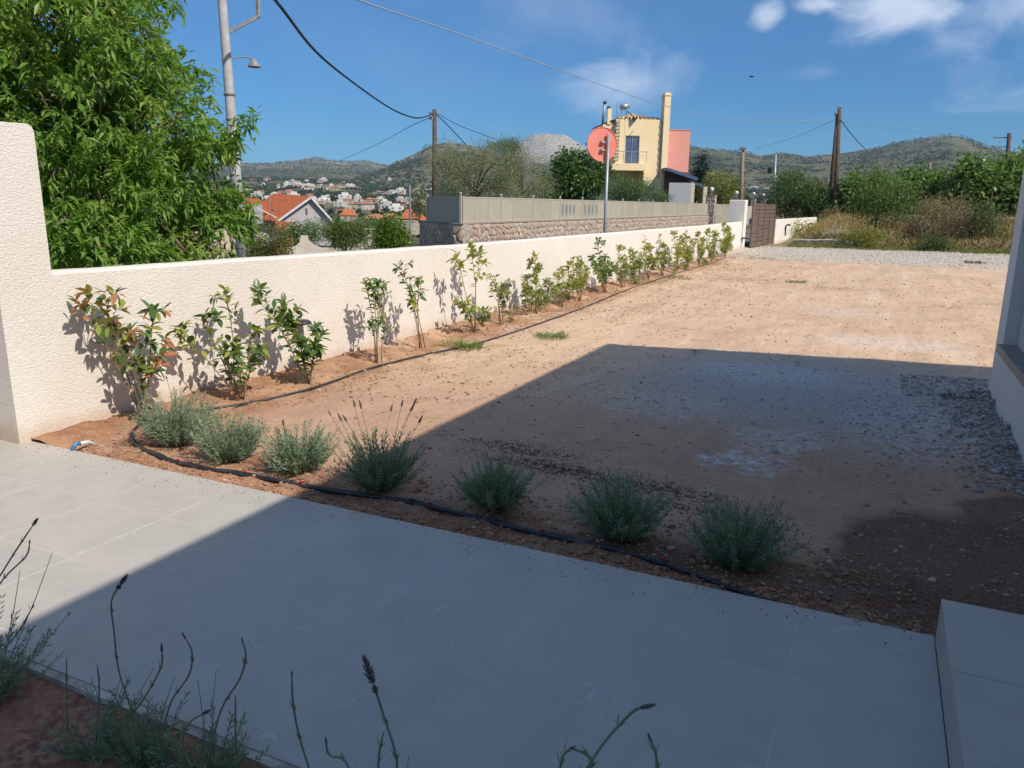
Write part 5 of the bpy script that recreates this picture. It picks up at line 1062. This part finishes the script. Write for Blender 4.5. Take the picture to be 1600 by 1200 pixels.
for px, py, w, h, lab, hd in ((268, 708, .5, .30, 'first lavender bush beside the hose bend, nearest the tall pillar', 2), (350, 732, .42, .25, 'second lavender bush from the hose bend, rounded and silvery', 1), (460, 748, .42, .24, 'third lavender bush from the hose bend, loose and fully in the sun', 1),
    (587, 778, .5, .33, 'fourth lavender bush, tallest with seed heads where the shadow begins', 10), (770, 810, .46, .27, 'fifth lavender bush, first one wholly in the shade', 0), (960, 856, .5, .30, 'sixth lavender bush, in the shade with a puddle on its left', 0), (1148, 895, .52, .31, 'last lavender bush of the path row, nearest the entrance step', 0)):
    q = G(px, py-8); k_ = 1.0 if px < 500 else .76; lavender(q.x, q.y+.05, w*.98*k_, h*1.18*(k_+.08 if k_ < 1 else 1), lab, 220, hd, sc=1.25)
# foreground lavender in the near bed with flower stalks reaching over the path
def stalk(t, o_, pts, head, Y=None):
    """flower stalk through pixel stations at given depths"""
    ps = [onY(px, py, Y) - o_ for px, py in pts]; m_ = []
    for i in range(len(ps)-1):
        p0, p1, p2, p3 = ps[max(i-1, 0)], ps[i], ps[i+1], ps[min(i+2, len(ps)-1)]
        for k in range(4):
            q = k/4; m_.append(.5*((2*p1)+(p2-p0)*q+(2*p0-5*p1+4*p2-p3)*q*q+(3*p1-p0-3*p2+p3)*q**3))
    m_.append(ps[-1]); MB().tube(m_, [.0022]*(len(m_)-2)+[.0017, .0013], 6).build('stalk', LST, t, True)
    d = (m_[-1]-m_[-3]).normalized(); flower_head(m_[-1], d, head, t)
    if head > .03:
        b = m_[-1]-d*.016; flower_head(b-d*.004, d, .012, t, .45)
    for f in (.35, .6):
        i = int(f*len(m_)); V, Fa = leaves_geo(np.array([m_[i]]*3), np.array([(m_[i+1]-m_[i]).normalized()+Vector((s_*.5, .1, .1)) for s_ in (-1, 1, .4)]), np.array([.028, .024, .02]), .004, .05, simple=True); npmesh('leaf', V, Fa, LAV, t)
def fg(x, y, w, h, lab, nsh, stalks, sc=1.05):
    t = lavender(x, y, w*.95, h*1.2, lab, int(nsh*.85), 0, 5, -.02, sc, 'lavender bushes in the near bed'); o_ = Vector((x, y, -.02))
    for pts, head, Y in stalks: stalk(t, o_, pts, head, Y)
q = G(-25, 1090, 0); fg(q.x, q.y, .26, .27, 'lavender bush cut by the left edge of the picture, flower spikes over sunlit tiles', 75, [
    ([(0, 900), (25, 860), (52, 820)], .030, 1.20), ([(-30, 960), (5, 905), (40, 870), (46, 850)], .014, 1.22), ([(10, 1010), (30, 985), (50, 950)], .016, 1.22)])
q = G(150, 1175, 0); fg(q.x, q.y, .20, .16, 'small lavender tuft with two thin shoots at the lower left of the near bed', 34, [
    ([(105, 1140), (104, 1080), (104, 1030)], .006, 1.15), ([(150, 1160), (155, 1080), (152, 1040)], .006, 1.15)])
q = G(225, 1195, 0); fg(q.x, q.y, .20, .17, 'lavender bush in the near bed sending up a long wavy flower stalk', 60, [
    ([(208, 1112), (186, 1050), (178, 985), (174, 940), (189, 912)], .036, 1.12), ([(208, 1115), (235, 1075), (252, 1040), (253, 1018)], .020, 1.12), ([(255, 1140), (268, 1095), (295, 1055), (300, 1020), (290, 998)], .016, 1.12)])
q = G(330, 1225, 0); fg(q.x, q.y, .20, .16, 'lavender bush in the near bed right of the wavy stalk, close to the kerb', 55, [
    ([(325, 1190), (345, 1110), (375, 1060), (384, 1025), (380, 1005)], .012, 1.08), ([(300, 1200), (285, 1160), (295, 1130), (318, 1115)], .026, 1.05), ([(370, 1200), (368, 1150), (368, 1090)], .006, 1.05)])
q = G(600, 1330, 0); fg(q.x, q.y, .18, .13, 'lavender whose tall straight spike rises at the bottom centre left', 40, [
    ([(615, 1260), (620, 1190), (600, 1120), (582, 1065)], .046, .98), ([(500, 1250), (470, 1160), (458, 1100), (456, 1058)], .012, 1.0), ([(560, 1240), (540, 1190), (515, 1180), (510, 1163)], .014, .98), ([(590, 1230), (592, 1180), (598, 1150)], .008, .98)])
q = G(940, 1420, 0); fg(q.x, q.y, .18, .12, 'lavender whose slanting stalks reach up at the bottom right of the centre', 40, [
    ([(890, 1250), (900, 1230), (940, 1165), (985, 1115), (1002, 1106)], .022, .98), ([(870, 1240), (878, 1185), (892, 1170)], .010, .98), ([(1020, 1250), (1026, 1190), (1018, 1160)], .014, .98), ([(900, 1240), (925, 1190), (900, 1172)], .010, .98)])
# ------------------------------------------------------------------ irrigation hose
s = NT('hose_black'); s.set(s.b.inputs['Base Color'], s.mix(s.ramp(s.noise(9, 5, .7).outputs[0], .5, .75, 0, .7), (.022, .025, .03), (.17, .13, .10))); s.b.inputs['Roughness'].default_value = .5; HB = s.m
hp = [G(1215, 948), G(1180, 935), G(1100, 905), G(1040, 884), G(950, 864), G(860, 843), G(760, 818), G(640, 789), G(560, 775), G(480, 765), G(400, 748), G(330, 738), G(270, 724), G(225, 708), G(205, 694), G(206, 678), G(228, 664), G(275, 652), G(335, 641), G(420, 628), G(500, 606), G(560, 583), G(600, 570), G(660, 556), G(710, 546), G(760, 535), G(830, 512), G(880, 493), G(935, 474), Vector((-4.35, 13.6, 0)), Vector((-4.38, 17, 0)), Vector((-4.42, 21, 0)), Vector((-4.5, 26, 0))]
t = thing('irrigation_hose', 'black irrigation hose running along the path and back along the wall', 'hose', (0, 0, 0)); sm = []
for i in range(len(hp)-1):
    p0, p1, p2, p3 = hp[max(i-1, 0)], hp[i], hp[i+1], hp[min(i+2, len(hp)-1)]
    for k in range(8):
        q = k/8; v = .5*((2*p1)+(p2-p0)*q+(2*p0-5*p1+4*p2-p3)*q*q+(3*p1-p0-3*p2+p3)*q**3); sm.append(Vector((v.x, v.y, gh(v.x, v.y)+.010+.002*noise.noise(v*3))))
sm = [sm[i] if i < 6 or i > len(sm)-7 else sum(sm[i-6:i+7], Vector())/13 for i in range(len(sm))]
MB().tube(sm, .011, 8).build('hose', HB, t, True)
sm2 = [p+Vector((0.012*sin(i*.35), .022+.008*sin(i*.7), -.001)) for i, p in enumerate(sm) if 30 < i < 118]
MB().tube(sm2, .009, 6).build('second_line', HB, t, True)
redp = pm('red_plastic', (.55, .03, .03), rough=.4)
for px, py in ((205, 680), (281, 724), (386, 743), (476, 761), (675, 790), (855, 836), (1034, 880), (500, 606), (668, 553)):
    g = G(px, py); n = min(sm, key=lambda v: (v.x-g.x)**2+(v.y-g.y)**2)
    MB().lathe([(.003, 0), (.004, .009), (.009, .010), (.009, .019), (.004, .022)], 10, (n.x, n.y+.005, n.z+.006)).build('dripper', redp, t, True)
for px, py in ((649, 800), (1044, 892)):
    g = G(px, py-8); n = min(sm, key=lambda v: (v.x-g.x)**2+(v.y-g.y)**2); b = MB()
    b.tube([n+Vector((-.02, -.012, .005)), n+Vector((-.015, 0, .022)), n+Vector((.0, .018, .012))], .006, 6); b.obox(n+Vector((0, -.02, .014)), n+Vector((.012, -.045, -.05)), .012, .006, (1, 0, 0)); b.build('peg', blk, t)
# ------------------------------------------------------------------ stones, clods, litter
def scatter_rocks(name, lab, mat, n, fn, sq=.6, sink=.3):
    b = MB()
    for _ in range(n):
        x, y, r = fn(); b.rock((x, y, gh(x, y)+r*(.5-sink)), r, sq)
    return tag(b.build(name, mat), lab, 'stones', kind='stuff')
def rpm(name, a, b_):
    s = NT(name); r_ = s.n('ShaderNodeNewGeometry').outputs['Random Per Island']; s.set(s.b.inputs['Base Color'], s.mix(r_, a, b_)); s.b.inputs['Roughness'].default_value = .9; s.set(s.b.inputs['Normal'], s.bump(s.noise(60, 3).outputs[0], .5, .005)); return s.m
PEB = rpm('pebble', (.55, .41, .29), (.30, .19, .12)); CLOD = rpm('clod', (.38, .20, .11), (.26, .13, .075)); RUB = rpm('rubble', (.50, .47, .43), (.20, .17, .15)); GRV = rpm('gravel', (.66, .59, .49), (.40, .35, .29))
def f_lot():
    y = 3.6+random.random()**1.6*18; x = random.uniform(-4.5, .9 if y < 7.4 else 4); return x, y, random.uniform(.003, .009)*(1+.06*y)*(2.0 if random.random() < .04 else 1)
scatter_rocks('pebbles', 'small pale pebbles and crumbs of earth strewn over the dirt lot', PEB, 5200, f_lot)
def f_bed(): return random.uniform(-4.6, .3), random.choice([random.uniform(3.06, 3.2), random.uniform(3.06, 3.75)]), random.uniform(.004, .015)*(2.0 if random.random() < .05 else 1)
scatter_rocks('clods', 'lumps of red earth lying between path and lavender', CLOD, 2600, f_bed)
def f_bed2(): return random.uniform(-4.6, .3), random.uniform(3.06, 3.6), random.uniform(.004, .012)
scatter_rocks('planting_stones', 'pale stone chips in the lavender strip', PEB, 500, f_bed2)
def f_wall():
    y = random.uniform(3.3, 18); return random.uniform(-4.95, -4.1), y, random.uniform(.004, .012)*(1+.03*y)
scatter_rocks('wall_clods', 'red earth crumbs and pebbles along the foot of the white wall', CLOD, 2200, f_wall)
def f_rub():
    y = random.uniform(5.0, 8.4); return .95-abs(random.gauss(0, .16)) if y < 7.4 else random.uniform(.3, 1.6), y, random.uniform(.004, .017)*(1.8 if random.random() < .06 else 1)
scatter_rocks('rubble', 'grey builders rubble heaped against the foot of the house wall', RUB, 3000, f_rub, .7, .2)
def f_rub2():
    a = random.gauss(0, 1); return .35+.45*a*.6, 6.2+random.gauss(0, .8), random.uniform(.004, .014)
scatter_rocks('rubble_chips', 'scattered grey chips around the rubble heap', RUB, 420, lambda: (lambda v: (min(.93, v[0]), v[1], v[2]))(f_rub2()))
def f_gr(): y = random.uniform(25, 34); return random.uniform(-4.6, 9), y, random.uniform(.015, .04)
scatter_rocks('gravel', 'pale gravel covering the far end of the lot', GRV, 5200, f_gr)
def f_dr():
    p = random.choice([(-1.75, 4.25), (-1.05, 4.15), (-2.0, 4.5), (-.75, 3.95), (-1.4, 4.2)]); return p[0]+random.gauss(0, .28), p[1]+random.gauss(0, .06), random.uniform(.002, .007)
scatter_rocks('dark_crumbs', 'dark brown crumbs of spilled compost in a loose streak', rpm('compost', (.06, .035, .025), (.12, .07, .05)), 1900, f_dr)
for px, py, r_, m_, nm, lab in ((1527, 770, .032, RUB, 'rock', 'single pale blue grey stone lying below the rubble heap'), (1048, 858, .028, PEB, 'rock', 'tan stone between the last two lavender bushes'), (1440, 998, .030, CLOD, 'rock', 'flat brown stone at the corner of path and step'),
    (1212, 707, .03, RUB, 'rock', 'pale stone beside the white cement stain'), (880, 520, .035, PEB, 'rock', 'flat tan stone beside the larger grass tuft by the hose'), (966, 500, .035, GRV, 'rock', 'small white stone out on the sunny dirt')):
    q = G(px, py); b = MB(); b.rock((0, 0, 0), r_, .6); o = b.build(nm, m_, loc=(q.x, q.y, gh(q.x, q.y)+.008)); tag(o, lab, 'rock')
b = MB()
for _ in range(160):
    x, y = random.uniform(-4.4, .6), random.uniform(3.3, 12); a = random.uniform(0, 6.3); L = random.uniform(.02, .09); z = gh(x, y)+.006
    b.tube([(x, y, z), (x+cos(a)*L*.5, y+sin(a)*L*.5, z+.008*random.random()), (x+cos(a+.3)*L, y+sin(a+.3)*L, z)], .0018, 4)
tag(b.build('twig_litter', pm('dry_twig', (.22, .15, .09), (.12, .08, .05), 9)), 'thin dry twigs and straws scattered on the dirt', 'twigs', kind='stuff')
b = MB()
for _ in range(700):
    x, y = random.uniform(-4.5, -.6), random.uniform(.5, 1.4); b.rock((x, y, -.015), random.uniform(.004, .016), .7)
tag(b.build('bed_clods', CLOD), 'crumbs of red earth in the near planting bed', 'stones', kind='stuff')
b = MB()
for _ in range(420):
    x = random.uniform(-4.9, .3); e_ = random.random()**2.5*.22; r_ = random.uniform(.0012, .0045)
    b.rock((x, 3.045-e_, .031+r_*.4), r_, .7)
tag(b.build('path_crumbs', CLOD), 'crumbs of soil spilled on the edge of the tiled path', 'crumbs', kind='stuff')
# ------------------------------------------------------------------ grass tufts and weeds
GR = leafmat('grass_green', (.16, .24, .05), (.10, .17, .035), None, .3, .5); GD = leafmat('grass_dry', (.48, .37, .18), (.34, .26, .12), (.22, .22, .08), .3, .7, 2); WD = leafmat('weed_dark', (.11, .12, .045), (.07, .08, .03), None, .2, .6)
def tuft(x, y, r, h, n, mat, lab=None, parent=None, z=None, name='grass_tuft', wd=.005, lean=.7):
    z0 = gh(x, y) if z is None else z; a = rng.uniform(0, 2*pi, n); rr = r*np.sqrt(rng.random(n)); B_ = np.stack([x+rr*np.cos(a), y+rr*np.sin(a), np.full(n, z0-.005)], 1)
    D_ = np.stack([np.cos(a)*lean, np.sin(a)*lean, np.full(n, 1.0)], 1)+rng.normal(size=(n, 3))*.35; D_[:, 2] = np.abs(D_[:, 2])+.15; V, Fa = leaves_geo(B_, D_, h*rng.uniform(.4, 1.1, n), wd, .25, simple=True)
    o = npmesh(name, V, Fa, mat); tag(o, lab, 'grass'); return o
for px, py, r, h, n, m_, lab in ((735, 545, .14, .16, 260, GR, 'bright green grass tuft hiding the hose below the red tipped shrub'), (708, 540, .14, .16, 180, GD, 'dry grass tuft at the wall left of the bright green tuft'), (862, 528, .20, .13, 300, GR, 'wide flat grass tuft in front of the hose by the eighth shrub'), (670, 575, .14, .05, 120, GD, 'low straw coloured tuft on the dirt near the fifth shrub'),
    (835, 572, .22, .04, 120, GD, 'thin straw patch on the sunny dirt'), (1245, 441, .22, .10, 140, GR, 'small green weed patch out in the middle of the lot'), (1300, 450, .35, .07, 120, GD, 'brown dead weeds right of the small green patch'), (1488, 630, .10, .05, 150, WD, 'dark green weed lying by the rubble at the house corner'),
    (1520, 640, .05, .06, 60, WD, 'small dark weed sprig right against the rubble heap'), (1522, 412, .28, .16, 160, WD, 'grey green weed on the far gravel near the house corner'), (1160, 437, .4, .06, 120, GD, 'dry weeds near the far shrubs'), (1190, 405, .4, .10, 140, GD, 'low weeds where dirt meets gravel before the gate'), (1060, 437, .3, .12, 140, GR, 'green weeds under the far group of shrubs'), (1125, 412, .4, .08, 120, GD, 'dry weeds under the end of the shrub row'),
    (1480, 480, .25, .06, 90, GD, 'dead weed lying on the sunny dirt near the house corner'), (345, 655, .05, .07, 40, GR, 'little green weed beside the second shrub')):
    q = G(px, py); tuft(q.x, q.y, r, h, n, m_, lab, wd=.004+.0004*q.y)
# low weeds spread thinly over the lot
B_ = []
for _ in range(4200):
    y = 3.8+random.random()*24; x = -4.7+abs(random.gauss(0, 1.0+.04*y))
    if noise.noise(Vector((x*.9, y*.6, 12))) < .12: continue
    B_.append((x, y, gh(x, y)))
B_ = np.array(B_); n = len(B_); D_ = rng.normal(size=(n, 3)); D_[:, 2] = np.abs(D_[:, 2])*.4+.12; V, Fa = leaves_geo(B_, D_, .045*rng.uniform(.4, 1.2, n)*(1+.03*B_[:, 1]), .006*(1+.06*B_[:, 1]), .2, simple=True)
tag(npmesh('low_weeds', V, Fa, GD), 'sparse dry weeds and straw over the lot beside the wall', 'weeds', kind='stuff')
n = 1500; B_ = []
while len(B_) < n:
    y = 3.7+random.random()**1.4*20; x = -4.8+abs(random.gauss(0, 1.1+.03*y))
    if noise.noise(Vector((x*.8, y*.8, 22))) > -.1: B_.append((x, y, gh(x, y)+.006))
B_ = np.array(B_); D_ = rng.normal(size=(n, 3)); D_[:, 2] *= .15; L_ = rng.uniform(.012, .04, n)*(1+.03*B_[:, 1]); V, Fa = leaves_geo(B_, D_, L_, L_*.5, .05, .3)
tag(npmesh('leaf_litter', V, Fa, leafmat('dead_leaf', (.26, .15, .08), (.12, .07, .045), (.34, .22, .10), .1, .8, 6)), 'dead brown leaves scattered on the dirt beside the shrub row', 'leaves', kind='stuff')
# bank of dry grass, weeds and brush at the far right
def band(name, lab, n, mat, h, w, f, lean=.5):
    B_ = []
    while len(B_) < n:
        x, y = f(); k = noise.noise(Vector((x*.5, y*.5, h*7)))
        if k < random.uniform(-.5, .3): continue
        B_.append((x, y, gh(x, y)-.02))
    B_ = np.array(B_); D_ = rng.normal(size=(n, 3))*lean; D_[:, 2] = 1; V, Fa = leaves_geo(B_, D_, h*rng.uniform(.4, 1.2, n), w, .15, simple=True)
    tag(npmesh(name, V, Fa, mat), lab, 'grass', kind='stuff')
band('verge_grass', 'green and yellow weeds along the foot of the bank', 9000, leafmat('verge', (.16, .18, .05), (.24, .23, .08), (.10, .14, .04), .3, .6, .8), .16, .03, lambda: (random.uniform(-3.6, 9.5), 33.9+abs(random.gauss(0, 1.3))))
band('dry_grass', 'tall straw coloured dry grass on the bank under the thicket', 12000, leafmat('straw', (.46, .35, .18), (.34, .23, .11), (.40, .23, .12), .3, .7, .4), .42, .03, lambda: (random.uniform(-3.4, 12), random.uniform(35.8, 44)), .35)
band('brown_brush', 'brown and dark brush between the dry grass', 3500, leafmat('brown_brush', (.24, .17, .09), (.15, .11, .06), (.10, .12, .04), .2, .8, .5), .5, .06, lambda: (random.uniform(0, 12), random.uniform(35, 43)), .9)
for px, py, w_, h_, d, m_, lab in ((1345, 372, 26, 8, 35, leafmat('gold_weed', (.30, .27, .07), (.20, .19, .05), None, .3), 'yellow green weedy bush by the end of the far wall'), (1440, 365, 22, 18, 37, leafmat('dusk_brush', (.22, .155, .10), (.13, .10, .065), None, .2), 'dark brown brush right of the young tree'),
    (1500, 358, 30, 20, 38, leafmat('dusk_brush', (0, 0, 0), (0, 0, 0)), 'dark dead brush in the middle of the bank'), (1545, 352, 22, 22, 38, leafmat('weed_bush', (.12, .15, .055), (.08, .10, .04), None, .3), 'dull green brush near the house corner on the bank'), (1460, 385, 20, 8, 34.5, leafmat('weed_bush', (0, 0, 0), (0, 0, 0)), 'low green weeds before the dark brush'),
    (1300, 350, 20, 18, 46, leafmat('dry_bush', (.34, .26, .15), (.22, .17, .10), None, .3), 'dry brush heaped around the foot of the twin brown poles'), (1250, 362, 30, 10, 40, leafmat('gold_weed', (0, 0, 0), (0, 0, 0)), 'yellow flowering weeds in front of the far white wall end'), (1480, 325, 40, 10, 42, leafmat('dry_bush', (0, 0, 0), (0, 0, 0)), 'pale dry stalks standing under the broad leaved shrubs')):
    tree('brush', lab, 'bush', px, py+h_, d, [(px, py, w_, h_), (px-w_*.5, py+3, w_*.6, h_*.7)], 620, .16, .035, m_, .03, 3, 6, .35, trunk=False, upb=.6)
for k, (x, y) in enumerate([(2.2, 43.2), (4.4, 43.4), (6.6, 43.1), (8.8, 43.6)]): tag(MB().tube([(x, y, gh(x, y)-.1), (x+.03, y, gh(x, y)+1.35)], .03, 6).build('fence_stake', pm('rust_stake', (.16, .09, .06))), ('leftmost', 'second', 'third', 'rightmost')[k]+' rusty fence stake in the dry grass of the bank', 'post', 'rusty stakes on the bank')
a_, b_ = G(1238, 383), G(1348, 388)
b = MB(); n = 18; ps = [Vector((a_.x, a_.y, 0)).lerp(Vector((b_.x, b_.y, 0)), i/n) for i in range(n+1)]; vs = []
for i, p in enumerate(ps):
    w_ = .03*noise.noise(Vector((i*.7, 1, 1))); g_ = gh(p.x, p.y)
    for dy, dz in ((-.11, -.1), (-.10, .13), (-.05, .17), (.08, .17), (.12, .12), (.12, -.1)): vs.append((p.x, p.y+dy+w_, g_+dz+w_*.5))
b.add(vs, [(i*6+k, (i+1)*6+k, (i+1)*6+(k+1) % 6, i*6+(k+1) % 6) for i in range(n) for k in range(6)]+[tuple(range(5, -1, -1)), tuple(range(n*6, n*6+6))]); tag(b.build('kerb', pm('pale_kerb', (.52, .46, .38), (.40, .34, .27), 3, .9, .5, 20, .02)), 'low pale concrete kerb between gravel and weedy bank', 'kerb')
# ------------------------------------------------------------------ air
zmin = float(ZLAND)-1.0
hz = MB().box(-9400, 9400, -9400, 9400, zmin, 330).build('haze', None); hz['kind'] = 'stuff'; hz['label'] = 'thin blue summer haze over the valley'; hz['category'] = 'haze'
hm = bpy.data.materials.new('haze_air'); hm.use_nodes = True; hn = hm.node_tree; hn.nodes.clear(); ho = hn.nodes.new('ShaderNodeOutputMaterial'); hv = hn.nodes.new('ShaderNodeVolumePrincipled')
hv.inputs['Color'].default_value = (.62, .78, 1.0, 1); hv.inputs['Density'].default_value = .00008; hv.inputs['Anisotropy'].default_value = 0.0
hn.links.new(hv.outputs[0], ho.inputs['Volume']); hz.data.materials.append(hm)
